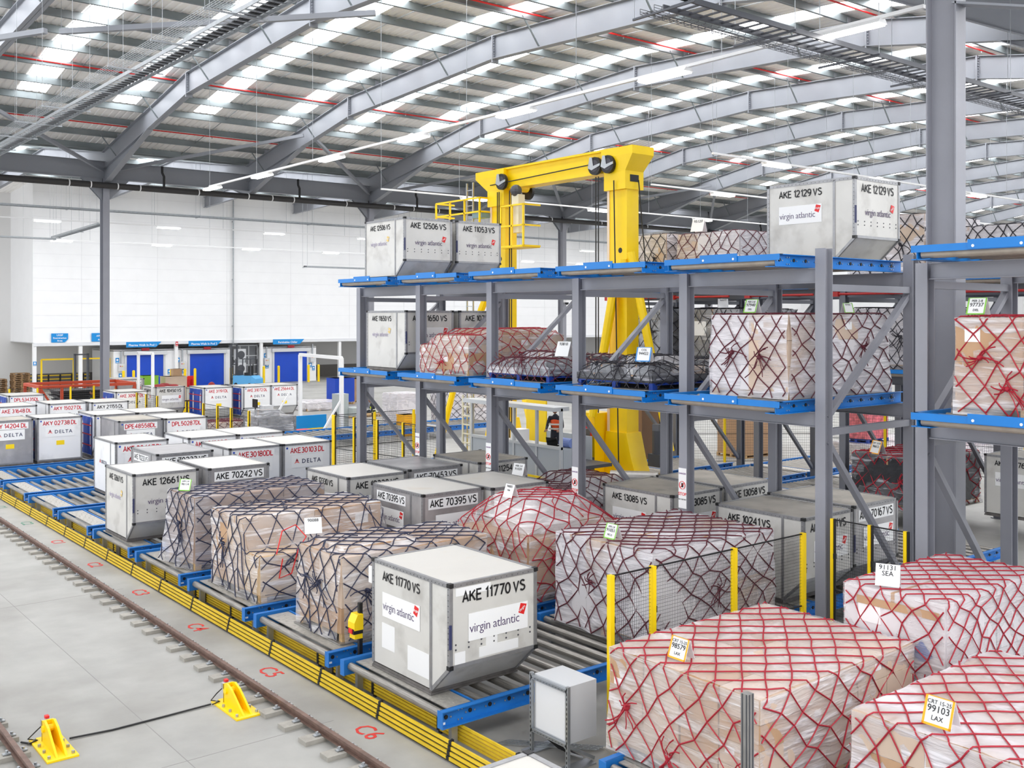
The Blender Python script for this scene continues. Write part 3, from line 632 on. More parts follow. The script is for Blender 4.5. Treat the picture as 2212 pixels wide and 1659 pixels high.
    if air=='D':
        MB().t((.12,-ov-.006,H-.12),(.12,-ov,H-.12),.03,10).o('blue_sticker',bluedot,o)
        if yl: MB().b(L*.42,-ov-.006,.62,L*.6,-ov,.78).o('yellow_label',ylab,o)
    if curtain:
        m=MB(); n=12
        vs=[(-.02-.012*math.sin(i*1.7)-(.02 if 0<j<4 else 0)*math.cos(i),W-.08-(W+ov-.34)*i/n,.12+(H-.22)*j/4) for j in range(5) for i in range(n+1)]
        m.add(vs,[(j*(n+1)+i,j*(n+1)+i+1,(j+1)*(n+1)+i+1,(j+1)*(n+1)+i) for j in range(4) for i in range(n)]); m.o('curtain',tarp,o)
        for zz in (.45,.85,1.2): MB().b(-.06,-ov+.26,zz,-.05,W-.05,zz+.045).o('strap',strap,o)
    return o
G='grey and white air cargo containers'
def V_(n,x,ty,z=.51,**k): return uld(k.pop('lab'),x,ty,z,'AKE %s VS'%n if k.pop('l',1) else None,'AKE %s VS'%n,**k)
c=V_('11770',8.07,11.4,lab='white cargo container numbered 11770 at the end of the nearest lane')
for a in ((-.005,.95,.35,0,1.3,.72),(-.005,.05,.2,0,.6,.55)): MB().b(*a).o('repair_patch',wht,c)
for a in ((.62,-.45,.68,.82,-.445,.82),(.5,-.45,.54,1.2,-.445,.68),(.08,-.45,.5,.26,-.445,.68),(.1,-.45,1.45,.7,-.445,1.56)): MB().b(*a).o('repair_patch',wht,c)
MB().b(-.02,1.57,1.25,.0,1.66,1.5).o('document_pouch',paper,c)
V_('12661',8.0,23.96,lab='white cargo container numbered 12661 at the end of its lane',tint=faded,plac=(False,False))
V_('70395',11.71,17.49,lab='bare metal container with white stickers, number 70395, between netted loads and rack',body=uldm,top=uldt)
V_('12330',11.65,20.44,lab='white cargo container numbered 12330 beside the grey wrapped load')
V_('70453',13.4,20.59,lab='bare metal container 70453 squeezed between two roofs near the far rack posts',body=uldm,top=uldm)
V_('11254',15.44,20.52,lab='soiled-roof cargo container numbered 11254 under the rack',top=uldd,l=0)
V_('11389',13.33,17.25,lab='white cargo container ending in 389, beside container 70395',l=0)
V_('13085',15.64,14.24,lab='dirty-roofed cargo container numbered 13085 between two rack posts',top=uldd)
V_('13058',17.4,14.3,lab='dirty-roofed cargo container numbered 13058 behind container 13085',top=uldd,l=0)
V_('10241',15.71,11.13,lab='white cargo container numbered 10241 behind the mesh fence',top=uldd)
V_('70167',17.5,11.25,lab='bare metal container 70167 standing deepest behind the gap fence',body=uldm,top=uldd,l=0)
V_('70233',9.67,27.1,lab='dull metal container 70233 directly behind the white container at its lane end',body=uldm,top=uldm,plac=(None,None))
V_('70242',9.74,23.76,lab='pale roofed metal container 70242 just behind the grey wrapped load',body=uldm,top=uldt,l=0)
V_('12506',14.795,22.98,6.83,lab='scuffed white container numbered 12506 on the top tier of the rack',plac=(False,False),tint=faded)
V_('11053',16.5,22.98,6.83,lab='scuffed white container numbered 11053 on the top tier behind 12506',plac=(False,False),l=0)
V_('12129',17.176,11.02,6.83,lab='big white container numbered 12129 on the top tier near the column',plac=(True,False))
V_('11650',14.856,23.0,4.339,lab='white container numbered 11650 on the lower tier at the far end',tint=faded,plac=(False,True))
V_('10775',16.6,22.98,4.339,lab='white container on the lower tier behind 11650 with AKE 10 lettering',l=0)
V_('10776',27.0,11.4,.51,lab='white container ending in 776 under the far rack, seen past the big column',top=uldd)
def D_(s,x,ty,z=.51,lab='',**k): return uld(lab,x,ty,z,k.pop('l',None),s,'D',**k)
D_('AKE30180DL',11.67,27.03,lab='white container with red number 30180 beside the metal container 70233',plac=(None,True))
D_('AKE30103 DL',13.27,27.0,lab='white container with red number 30103 at the end of the far fence',plac=(None,True))
D_('AKE 30467 DL',9.64,30.4,lab='white container with a plain wordmark on its narrow side behind 70233',l=' ',lx=.8)
D_('AKY 21008 DL',11.73,30.18,lab='white roofed container behind 30180, red letters AKY',plac=(None,None))
D_('AKY 21010 DL',13.28,30.11,lab='white roofed container behind 30103, its face hidden',plac=(None,None))
D_('DPE48558DL',11.72,36.62,lab='grey container with red number DPE48558',body=uldm,top=uldd,l=' ')
D_('DPL50287DL',13.33,36.48,lab='white container with red number DPL50287',plac=(None,True))
D_('AKE 30021 DL',11.75,39.45,lab='white container with a blue tarpaulin side and red straps behind DPE48558',curtain=True)
D_('AKE 30022 DL',13.34,39.45,lab='white container behind DPL50287 with only roof and edge seen')
D_('AKY 02738 DL',9.78,39.55,lab='pale container numbered AKY 02738 with blue curtain at its side',slant=False,curtain=True,yl=True)
D_('AKY 14204 DL',8.05,39.4,lab='scratched container ending in 14204 at the picture edge',slant=False,body=uldm,top=uldd,yl=True)
D_('AKY 15027 DL',11.77,45.81,lab='white container with red number AKY 15027',l=' ')
D_('AKY 21155 DL',13.4,45.39,lab='white container with black number AKY 21155',lm=ink)
D_('AKE 31648 DL',9.7,45.57,lab='white container with red number 31648')
D_('DPL53435DL',11.54,51.69,lab='white container numbered DPL53435 with a blue side panel',curtain=True)
D_('AKE 30987 DL',16.2,51.03,lab='white container with a blue panel behind the yellow-black fence posts',curtain=True,yl=True)
D_('AKE 31191 DL',20.76,51.29,lab='white container numbered 31191 with a blue curtain and red straps',curtain=True,yl=True)
D_('AKE 31072 DL',22.69,50.78,lab='white container numbered 31072 with a dark blue curtain',curtain=True,yl=True)
D_('AKE 25644 DL',24.29,50.86,lab='white container with a torn yellow label beside 31072',yl=True)
V_('10450',18.93,53.24,lab='pale container numbered 10450 with red cloth on its roof')
uld('small low container numbered 17565 in front of the second blue door',22.97,57.5,.0,None,'AKE 17565 VS','V',plac=(None,None))
uld('metal container numbered 10014 near the first blue door',19.63,61.49,.51,None,'AKN 10014 VS','V',body=uldm,top=uldd,plac=(None,False))
# ---------------- netted and wrapped cargo loads ----------------
def hull(boxes,fall):
    def H(x,y):
        h=-9
        for x0,y0,x1,y1,hh in boxes:
            dx=max(x0-x,0,x-x1); dy=max(y0-y,0,y-y1); h=max(h,hh-fall*math.hypot(dx,dy))
        return h
    return H
def bul(rng):
    ph=[rng.uniform(0,6.28) for _ in range(9)]
    return lambda x,y,z: .5*(math.sin(2.3*x+ph[0]+1.7*z)*math.sin(2.9*y+ph[1])+math.sin(4.1*z+ph[2]+1.3*x+1.1*y)*.7+math.sin(5.3*(x+y)+ph[3]+3*z)*.4)
def load(label,x,y,z,lx,ly,boxes,nm,fm,seed,cart,ns=.34,fall=.9,base_='wood',rr=.011,bulge=.05,group=None,flare=.06,knots=((0,.3,.55),(1,.45,.45)),loose=0,zlo=.03,sheet_=True,wob=.18,cat='cargo load'):
    """cart: (nx,ny,nz,[materials]) per box or None for one soft body"""
    rng=random.Random(seed); o=thing('cargo_load',label,cat,(x,y,z),group); zb=0
    if sheet_: MB().b(-.06,-.06,0,lx+.06,ly+.06,.02).o('pallet_sheet',alu,o); zb=.02
    if base_:
        bm=wood if base_=='wood' else mat('pallet_blue',(20,60,150),.5); p=MB()
        for i in range(9): p.b(.02+i*(lx-.14)/8,.02,zb+.11,.12+i*(lx-.14)/8,ly-.02,zb+.135)
        for yy in (.02,ly/2-.05,ly-.12): p.b(.02,yy,zb+.09,lx-.02,yy+.1,zb+.11)
        for i in range(4):
            for yy in (.02,ly/2-.05,ly-.12): p.b(.02+i*(lx-.18)/3,yy,zb,.16+i*(lx-.18)/3,yy+.1,zb+.09)
        p.o('wooden_pallet' if base_=='wood' else 'blue_pallet',bm,o); zb+=.135
    H=hull(boxes,fall); B=bul(rng)
    if cart:
        for bi,(x0,y0,x1,y1,hh) in enumerate(boxes):
            nx,ny,nzc,ms=cart[min(bi,len(cart)-1)]; dx,dy,dz=(x1-x0)/nx,(y1-y0)/ny,(hh-zb)/nzc; cm=[]
            for m_ in ms:
                q=MB().b(.006,.006,.003,dx-.006,dy-.006,dz-.003)
                cm.append(q.mesh('carton',m_))
            tp=MB().b(.004,dy/2-.025,dz-.004,dx-.004,dy/2+.025,dz-.001).b(.003,dy/2-.025,dz*.82,.007,dy/2+.025,dz-.003).mesh('tape',mat('carton_tape',(188,150,110),.4))
            lb=[MB().b(.001,dy*.62,dz*.45,.006,dy*.85,dz*.75).mesh('shipping_label',paper),MB().b(dx*.6,.001,dz*.4,dx*.8,.006,dz*.72).mesh('shipping_label',paper)]
            for i in range(nx):
                for j in range(ny):
                    for k in range(nzc):
                        if nx*ny*nzc>6 and i>0 and j>0 and k<nzc-1: continue
                        c=put('carton',rng.choice(cm),o,(x0+i*dx+rng.uniform(-.01,.01),y0+j*dy+rng.uniform(-.01,.01),zb+k*dz))
                        if k==nzc-1 and nx*ny*nzc<40: put('tape',tp,c)
                        if rng.random()<.35 and (i==0 or j==0): put('shipping_label',lb[0 if i==0 else 1],c)
    def wrap(a,b_,e,amp=1.):
        ix,iy=0<=a<=lx,0<=b_<=ly
        if not ix and not iy: return None
        ca,cb=min(max(a,0),lx),min(max(b_,0),ly); h=H(ca,cb); d=max(-a,a-lx,-b_,b_-ly,0)
        zz=h-d; k=bulge*amp*B(ca+x,cb+y,zz)
        if d<=0: return V((ca,cb,h+e+k*.35))
        if zz<.02: return None
        fl=flare*(d/max(h,.1))**2*(.5+B(ca*2,cb*2,0)) if flare else 0
        off=e+k*min(1,d*3)+max(0,fl)
        if a<0: return V((-off,cb,zz))
        if a>lx: return V((lx+off,cb,zz))
        if b_<0: return V((ca,-off,zz))
        return V((ca,ly+off,zz))
    hm=max(b_[4] for b_ in boxes)
    if fm:
        m=MB(); st=.11; n1,n2=max(4,int(lx/st)),max(4,int(ly/st)); nv=10
        def grid(f,n,k):
            vs=[f(i/n,j/k) for j in range(k+1) for i in range(n+1)]
            m.add(vs,[(j*(n+1)+i,j*(n+1)+i+1,(j+1)*(n+1)+i+1,(j+1)*(n+1)+i) for j in range(k) for i in range(n)])
        def sd(fx,fy,ox,oy):
            def f(s,t):
                a,b_=fx(s),fy(s); h=H(a,b_); d=t*(h-zlo); p=wrap(a-ox*max(d,1e-6),b_-oy*max(d,1e-6),.012); 
                if p is None: p=V((a,b_,zlo))
                r=.012*rng.uniform(-1,1)*(0<t<1); return p+V((ox*-r,oy*-r,0))
            return f
        grid(lambda s,t:wrap(s*lx,t*ly,.012)+V((0,0,rng.uniform(-.008,.008))),n1,n2)
        grid(sd(lambda s:s*lx,lambda s:0,0,1),n1,nv); grid(sd(lambda s:lx-s*lx,lambda s:ly,0,-1),n1,nv)
        grid(sd(lambda s:0,lambda s:ly-s*ly,1,0),n2,nv); grid(sd(lambda s:lx,lambda s:s*ly,-1,0),n2,nv)
        m.o('plastic_wrap',fm,o,smooth=True)
    if nm:
        m=MB(); D=hm; d1,d2=V((ns*.62,ns*.5)),V((ns*.62,-ns*.5)); N=int((lx+ly+2*D)/ns)+4; nodes={}; c0=V((lx/2,ly/2))+V((rng.uniform(0,.2),rng.uniform(0,.2)))
        def node(i,j):
            if (i,j) not in nodes:
                p=c0+d1*i+d2*j; out=max(-p.x,p.x-lx,-p.y,p.y-ly,0); w_=ns*wob*(.35 if out<=0 else 1); nodes[i,j]=p+V((rng.uniform(-w_,w_),rng.uniform(-w_,w_)))
            return nodes[i,j]
        far=.45
        for i in range(-N,N):
            for j in range(-N,N):
                p=c0+d1*i+d2*j
                if p.x<-D-ns or p.y<-D-ns or p.x>lx+far or p.y>ly+far: continue
                for di,dj in ((1,0),(0,1)):
                    a,b_=node(i,j),node(i+di,j+dj); pts=[wrap(*(a+(b_-a)*(t/4)),.026) for t in range(5)]; run=[]
                    for q in pts+[None]:
                        if q is not None: run.append(q)
                        else:
                            if len(run)>1: m.path(run,rr,4)
                            run=[]
        m.o('cargo_net',nm,o)
        for f,s,t in knots:
            k=MB(); c=V((-.05,ly*s,hm*t)) if f==0 else V((lx*s,-.05,hm*t))
            ax=V((0,1,0)) if f==0 else V((1,0,0)); nn=V((-1,0,0)) if f==0 else V((0,-1,0))
            for _ in range(9):
                p=[c+ax*rng.uniform(-.03,.03)+V((0,0,rng.uniform(-.03,.03)))]
                g=rng.uniform(0,6.28); l=rng.uniform(.12,.4)
                for q in (.4,.75,1): p.append(c+(ax*math.cos(g+q*.5)+V((0,0,math.sin(g+q*.5)-.3)))*l*q+nn*(.03+.03*rng.random()))
                k.path(p,rr*.9,4)
            k.sph(c,.045,7,5).o('rope_knot',nm,o)
    for _ in range(loose):
        g=rng.uniform(0,6.28); p=[V((rng.uniform(.1,lx-.1),rng.uniform(.1,ly-.1),0))]
        for _2 in range(7): g+=rng.uniform(-.9,.9); p.append(p[-1]+V((math.cos(g),math.sin(g),0))*.22)
        p=[V((min(max(q.x,.02),lx-.02),min(max(q.y,.02),ly-.02),0)) for q in p]; p=[V((q.x,q.y,H(q.x,q.y)+.04+.03*math.sin(i*2.1))) for i,q in enumerate(p)]
        MB().path(p,rr*.9,4).o('loose_rope',nm or netk,o)
    return o
def card(label,x,y,z,rows,bm=None,rz=0.,s=1.,lm=ink):
    "folded paper tent card standing on a load"
    o=thing('tent_card',label,'card',(x,y,z),'folded cards on the cargo loads',rz); w_,h=.27*s,.24*s
    MB().ex([(-.09*s,-w_/2,0),(-.085*s,-w_/2,0),(.0025,-w_/2,h),(-.0025,-w_/2,h)],(0,w_,0)).o('front_flap',paper,o); MB().ex([(.09*s,-w_/2,0),(.085*s,-w_/2,0),(-.0025,-w_/2,h),(.0025,-w_/2,h)],(0,w_,0)).o('rear_flap',carton3,o)
    tl=math.atan2(.088*s,h); L_=math.hypot(.088*s,h); f=put('writing_side',MB().b(0,0,0,.0002,.0002,.0002).mesh('writing_side',paper),o,(-.0915*s,0,0)); f.rotation_euler=(0,tl,0)
    if bm:
        b=.02*s; MB().b(-.004,-w_/2,0,.0,-w_/2+b,L_).b(-.004,w_/2-b,0,.0,w_/2,L_).b(-.004,-w_/2,0,.0,w_/2,b).b(-.004,-w_/2,L_-b*.4,.0,w_/2,L_).o('coloured_border',bm,f)
    for i,(t,k) in enumerate(rows): put('lettering',txt(t,k*s,lm,.0),f,(-.005,0,L_*(.74-.27*i)),FX)
    return o
oborder=mat('orange_border',(255,175,20),.5); gborder=mat('green_border',(140,205,80),.5); bborder=mat('blue_border',(70,150,220),.5)
KK=[carton,carton,carton2]; PP=[carton2,carton2,carton]; WW=[carton3,carton2,carton3]
load('grey film wrapped load under a blue-black net beside container 12661',8.15,20.65,.51,3.0,1.5,[(0,0,3.0,1.5,1.52)],netb,filmg,1,[(3,1,1,[mat('taupe_cardboard',(176,152,136),.8)])],ns=.36,knots=((0,.5,.6),(0,.4,.35),(1,.2,.55),(1,.75,.6)),flare=.22)
load('brown cartons and a pale crate under a loose black net with a red rope',8.15,17.55,.51,3.05,2.2,[(0,.75,3.05,2.2,1.45),(0,0,1.0,.7,.86),(1.0,.2,2.9,.7,.7)],netb,filmc,2,[(2,2,2,KK),(1,1,1,[mat('crate_wood',(218,190,152),.7)]),(2,1,1,KK)],ns=.4,fall=2.2,knots=((1,.25,.62),(1,.55,.6),(0,.7,.6)),loose=4,flare=.12)
o=MB(); o.path([(.3,-.08,.9),(.55,.2,1.25),(.9,.35,1.3),(1.0,.1,1.1),(.75,-.08,.95),(.6,-.09,.5),(.35,-.09,.45),(.42,-.09,.8)],.012,5); o.o('red_rope',vred,bpy.data.objects['cargo_load.001'])
load('tall brown cartons under a black net behind the scanner post',8.2,14.6,.51,2.95,1.5,[(0,0,2.95,1.5,1.38),(.2,.3,1.6,1.4,1.46)],netb,filmc,3,[(3,2,3,KK)],ns=.36,knots=((0,.45,.6),(0,.75,.62),(1,.15,.55),(1,.5,.6)),flare=.2,loose=2)
load('peaked load under a bright red net behind container 11770',11.95,14.4,.51,2.9,2.2,[(0,0,2.9,2.2,1.15),(.45,.5,1.75,1.6,1.78)],netr,filmc,4,[(3,2,2,KK),(1,1,1,WW)],ns=.36,fall=.75,knots=((1,.3,.5),(1,.36,.5),(1,.2,.45)),loose=3)
load('big cloudy wrapped load under a maroon net behind the mesh fence',11.75,11.1,.51,3.05,2.3,[(0,0,3.05,2.3,1.56)],netm,filmw,5,[(3,3,2,WW)],ns=.36,knots=((0,.6,.55),(1,.5,.5)),bulge=.08)
load('low dark-netted load under the rack behind container 11389',15.4,17.25,.51,2.3,2.05,[(0,.2,.9,2.05,1.3),(1.1,.5,2.1,1.9,1.45),(0,0,2.3,2.05,1.0)],netm,filmg,6,[(2,2,1,WW)],ns=.3,fall=.8,knots=((1,.4,.5),))
load('largest foreground load of pale cartons under a red net',8.76,6.75,.51,3.04,2.25,[(0,0,3.04,2.25,1.25)],netr,filmc,7,[(5,4,4,PP)],ns=.36,rr=.0095,knots=((0,.85,.5),(0,.12,.3),(1,.9,.55),(0,.55,.2)),flare=.05,bulge=.035)
load('foreground load at the picture corner under a red net, with the card 99103',9.3,3.6,.51,3.0,2.4,[(0,0,3.0,2.4,1.25)],netr,filmw,8,[(4,3,3,PP)],ns=.35,rr=.0095,knots=((0,.5,.4),),flare=.05,bulge=.05)
n9=load('white insulated boxes under a red net below the cropped rack',11.9,6.4,.51,2.6,1.4,[(0,0,2.6,1.4,1.78)],netr,filmc,9,[(2,1,2,[carton3])],ns=.3,rr=.0095,knots=((1,.2,.35),(0,.1,.4)),bulge=.03)
MB().b(-.015,.05,1.56,-.01,1.2,1.66).o('cardboard_edge',carton,n9)
put('lettering',txt('HEALTH',.16,mat('print_blue',(50,90,170)),.01),n9,(-.015,.85,1.12),FX); MB().ex([(-.015,.45,1.1),(-.015,.3,1.28),(-.015,.15,1.1),(-.015,.3,1.0)],(.004,0,0)).o('printed_emblem',mat('print_blue',(50,90,170)),n9)
# on the rack
load('white wrapped load under a dark net on the lower tier beside the end post',14.75,10.75,4.335,3.15,1.7,[(0,0,3.15,1.7,1.5)],netm,filmw,10,[(3,2,3,WW)],ns=.38,knots=((0,.7,.55),(0,.35,.5),(1,.7,.6)),bulge=.06)
load('long low load under a red net on the lower tier beside container 11650',14.75,20.05,4.335,3.1,2.1,[(0,0,3.1,1.4,1.0),(.8,.2,2.9,1.7,1.15),(0,1.4,3.1,2.1,.75)],netr,filmc,11,[(3,1,2,KK)],ns=.34,fall=.6,rr=.009,knots=((0,.5,.3),(1,.5,.5)),bulge=.09)
for i,(y,s) in enumerate(((17.0,12),(13.9,13))):
    load(['flat heap of bagged goods on a blue pallet under the middle rack bay','flat heap of film scraps on a blue pallet beside the white netted load'][i],14.7,y,4.335,3.05,2.2,[(0,0,3.05,2.2,.3),(.1,.2,.8,.9,.5),(.9+.3*i,.9,1.6+.3*i,1.9,.62),(1.9,.3,2.7,1.1,.55),(1.2,.1,1.7,.6,.45),(.2,1.3,.7,2.0,.48)],[netm,netk][i],filmk,s,[(3,2,1,[dark,carton3,silver]),(1,1,1,[silver]),(1,1,1,[carton3]),(1,1,1,[dark]),(1,1,1,[carton2]),(1,1,1,[silver])],ns=.27,fall=.7,zlo=.2,base_='blue',rr=.009,knots=((0,.4,.8),(0,.7,.8)),loose=14,bulge=.1)
load('carton load under a red net on the lower tier of the cropped rack',14.6,5.7,4.335,3.0,2.0,[(0,0,3.0,2.0,1.45)],netr,filmc,14,[(2,2,2,KK)],ns=.36,knots=((0,.8,.6),(0,.6,.3)),bulge=.06)
load('white wrapped load on the upper far rack, nearest the crane mast',25.8,23.75,6.83,3.0,1.8,[(0,0,3.0,1.5,1.8)],netk,filmw,15,[(2,2,2,WW)],ns=.42,rr=.013)
load('pinkish wrapped load on the upper far rack, to the right of the crane',25.8,20.65,6.83,3.0,2.6,[(0,0,3.0,2.6,1.72)],netm,filmw,16,[(2,3,2,WW)],ns=.42,rr=.013,knots=((0,.2,.35),(0,.5,.35),(0,.8,.35)))
load('wrapped load behind container 12129 on the upper far rack',25.8,14.45,6.83,3.0,2.3,[(0,0,3.0,2.3,1.75)],netk,filmw,17,[(2,2,2,WW)],ns=.42,rr=.013)
load('low wrapped load on the upper far rack past the big column',25.8,11.3,6.83,3.0,2.6,[(0,0,3.0,2.6,1.3)],netk,filmw,18,[(2,2,2,WW)],ns=.3,rr=.013)
load('silver foil wrapped load on the lower far rack beside the crane mast',25.8,23.75,4.335,3.0,1.9,[(0,0,3.0,1.9,1.75)],netk,filmk,19,[(1,1,1,[silver])],ns=.42,rr=.012,bulge=.12)
load('crumpled silver wrapped load on the lower far rack next to the white netted load',25.8,20.65,4.335,3.0,2.2,[(0,0,3.0,2.2,1.72)],netk,filmk,20,[(1,1,1,[silver])],ns=.4,rr=.012,bulge=.14)
load('grey netted load deep on the far rack behind the end post',25.8,14.45,4.335,3.0,2.2,[(0,0,3.0,2.2,1.7)],netk,filmg,21,[(1,1,1,WW)],ns=.3,rr=.012)
load('black wrapped load under a red net on the ground beyond the rack',25.7,14.4,.51,3.0,2.2,[(0,0,3.0,2.2,1.45)],netr,filmk,22,[(1,1,1,[dark])],ns=.4,rr=.013,bulge=.1)
card('orange edged card reading CRT 15-25 98579 LAX on the largest foreground load',9.05,8.1,1.80,[('CRT 15-25',.05),('98579',.085),('LAX',.05)],oborder)
card('orange edged card reading CRT 15-25 99103 LAX at the picture corner',9.5,5.15,1.82,[('CRT 15-25',.05),('99103',.085),('LAX',.06)],oborder,0,1.1)
card('white card reading 91131 SEA on the white insulated boxes',12.05,7.25,2.34,[('91131',.08),('SEA',.08)],None,R(25),1.1)
card('green edged card reading 91051 MCO on the big cloudy wrapped load',11.95,12.2,2.12,[('AFR 2-8',.045),('91051',.08),('MCO',.05)],gborder)
card('white card on the peak of the bright red net',12.3,15.35,2.34,[('94005',.07),('MIA',.05)],None)
card('green edged card on the grey film wrapped load',8.3,21.5,2.08,[('AFR 2-8',.05),('90114',.07)],gborder,R(40))
card('white pointed card on the load behind the scanner post',8.5,16.15,2.02,[('90088',.07)],None,R(70),1.1)
card('white card on the low dark-netted load under the rack',15.5,19.0,2.0,[('HER 2-8',.05),('91020',.07)],None,R(15),1.2)
card('green edged card on the white netted load on the lower tier',15.3,11.95,5.87,[('PER 2-8',.05),('97940',.08),('DEL',.05)],gborder,0,1.05)
card('green edged card reading PER 2-8 97737 DEL on the cropped rack',15.0,7.55,5.83,[('PER 2-8',.05),('97737',.08),('DEL',.05)],gborder,0,1.05)
card('small green edged card at the back of the white netted load',17.2,11.2,5.87,[('97941',.06)],gborder,R(70),.8)
card('blue edged card on the flat heap beside the white netted load',15.0,14.4,4.9,[('COL',.05),('94422',.07)],bborder,R(20),1.2)
card('white card between the red netted low load and the flat heap',15.6,17.5,4.9,[('93810',.07)],None,R(10),1.4)
card('dark card on the crumpled silver wrapped load',25.9,21.4,6.1,[('90077',.07)],None,R(45),1.2)
card('orange edged card on the black wrapped load under a red net',25.9,15.9,1.98,[('CRT 15-25',.05),('96612',.07)],oborder,R(-20),1.5)
card('white card on top of the pinkish wrapped load by the crane',26.0,22.5,8.62,[('95120',.08)],None,R(10),1.7)
for y in (6.2,3.3): deck(['blue framed roller deck under the largest foreground load','blue framed roller deck under the foreground corner load'][y<5],'ground level roller decks',8.4,y,.55,3.84,2.6,.233,cblue,True,6)
deck('blue framed roller deck under the white insulated boxes','ground level roller decks',11.7,5.7,.55,2.9,2.4,.233,cblue,True,6)
uld('white roofed container cropped by the bottom edge of the picture',3.95,4.6,.51,None,None,'V',slant=True)
# ---------------- mesh fences ----------------
def fence(label,pts,h,group=None,dz=.12,pw=.06,wire=.0022,px=.034,pz=.05):
    o=thing('mesh_fence',label,'fence',(*pts[0],0),group); p0=V((*pts[0],0)); P=[V((*p,0))-p0 for p in pts]
    for i,p in enumerate(P):
        d=(P[min(i+1,len(P)-1)]-P[max(i-1,0)]).normalized(); n=V((d.y,-d.x,0))
        q=MB().bar(p-d*.0,p-d*.0+V((0,0,h)),pw,pw*.9,(d.x,d.y,0)).o('post',yellow,o)
        MB().c(p.x,p.y,0,.16,.12,.012).o('foot_plate',black,q)
        MB().bar(p+d*.045,p+d*.045+V((0,0,h)),.03,.035,(d.x,d.y,0)).o('panel_edge',black,q)
        MB().bar(p+d*.03+V((0,0,h*.72)),p+d*.03+V((0,0,h*.72+.09)),.05,.07,(d.x,d.y,0)).o('clamp',black,q)
    for a,b_ in zip(P,P[1:]):
        L=(b_-a).length; d=(b_-a)/L; a2,b2=a+d*.06,b_-d*.04; m=MB(); n=int((L-.1)/px)
        fr=MB()
        for z in (dz,h*.5,h-.015): fr.bar(a2+V((0,0,z)),b2+V((0,0,z)),.018,.02)
        fr.o('panel_frame',black,o)
        for i in range(1,n): c=a2+(b2-a2)*(i/n); m.t(c+V((0,0,dz)),c+V((0,0,h-.02)),wire,3,False)
        k=int((h-dz)/pz)
        for i in range(1,k): z=dz+(h-dz)*i/k; m.t(a2+V((0,0,z)),b2+V((0,0,z)),wire,3,False)
        m.o('wire_mesh',black,o)
    return o
FY0=9.87
fence('yellow and black mesh fence in front of the big cloudy load',[(9.63,FY0),(10.44,FY0),(12.2,FY0),(13.92,FY0)],2.33,pw=.078)
fence('yellow and black mesh fence closing the gap between the two racks',[(15.0,10.05),(15.0,9.35),(15.0,8.72)],2.4)
def ff(label,pts): fence(label,pts,2.1,'far mesh fences',pw=.09,wire=.004,px=.1,pz=.1)
ff('mesh fence behind the farthest white containers, in front of the orange frame',[(12.8,57.25),(14.15,57.25),(15.8,57.25),(17.0,57.25)])
ff('mesh fence beside container 30987 with the blue panel',[(17.1,54.0),(17.1,52.3),(17.1,50.7),(17.1,49.4),(17.1,47.9)])
ff('mesh fence in front of the net heap and the film heap',[(17.2,42.6),(17.2,41.1),(17.2,39.7),(17.2,38.0)])
fence('mesh fence running from container 30103 towards the rack',[(17.75,32.1),(17.9,31.0),(18.1,29.8),(18.3,28.5),(18.35,26.3)],2.33,'far mesh fences',pw=.08,wire=.0035,px=.06,pz=.08)
fence('mesh fence crossing behind the far end of the rack',[(17.8,32.3),(19.5,32.3),(21.2,32.3)],2.33,'far mesh fences',pw=.08,wire=.0035,px=.06,pz=.08)
fence('mesh fence in front of the tall brown carton sheets',[(30.2,27.4),(31.8,26.2),(33.4,25.0),(35.0,23.8)],2.4,'far mesh fences',pw=.1,wire=.004,px=.07,pz=.1)
fence('mesh fence in front of the pink drinks pallets',[(33.9,23.2),(34.7,21.0),(35.5,18.8),(36.3,16.6)],2.4,'far mesh fences',pw=.1,wire=.004,px=.07,pz=.1)
# ---------------- yellow crane with two masts ----------------
X0=23.9
e=thing('stacker_crane','tall yellow twin-mast stacker crane standing behind the rack','crane',(X0,24.2,0))
def L_(y): return y-24.2
def mast(y0,y1,z0,z1):
    a,b_=L_(y0),L_(y1); MB().b(0,a,z0,.55,b_,z1).o('mast',yellow,e)
    MB().b(-.03,b_-.1,z0,.0,b_,z1-.6).o('guide_rail',mat('guide_cream',(235,215,190),.4),e); MB().t((-.004,a+.3,8.0),(0,a+.3,8.0),.09,12).o('port_hole',black,e)
mast(23.75,24.64,.75,10.6); mast(30.15,31.05,.75,10.6)
MB().b(0,L_(24.2),10.62,.6,L_(30.6),11.36).b(-.1,L_(24.2),11.33,.7,L_(30.6),11.4).o('top_beam',yellow,e)
for ya,yb,y2,y3,xt in ((23.3,24.75,23.7,24.7,.3),(30.0,31.75,30.1,31.1,.3)):
    MB().add([(-.12,L_(y2),10.6),(.73,L_(y2),10.6),(.73,L_(y3),10.6),(-.12,L_(y3),10.6),(-.2,L_(ya),11.1),(.8,L_(ya),11.1),(.8,L_(yb),11.1),(-.2,L_(yb),11.1)],[(0,3,2,1),(4,5,6,7),(0,1,5,4),(1,2,6,5),(2,3,7,6),(3,0,4,7)]).b(-.2,L_(ya),11.1,.8,L_(yb),11.37).b(-.12,L_(y2),10.0,.73,L_(y3),10.6).o('mast_head',yellow,e)
MB().b(.1,L_(23.69),10.25,.5,L_(23.72),10.48).o('access_slot',black,e)
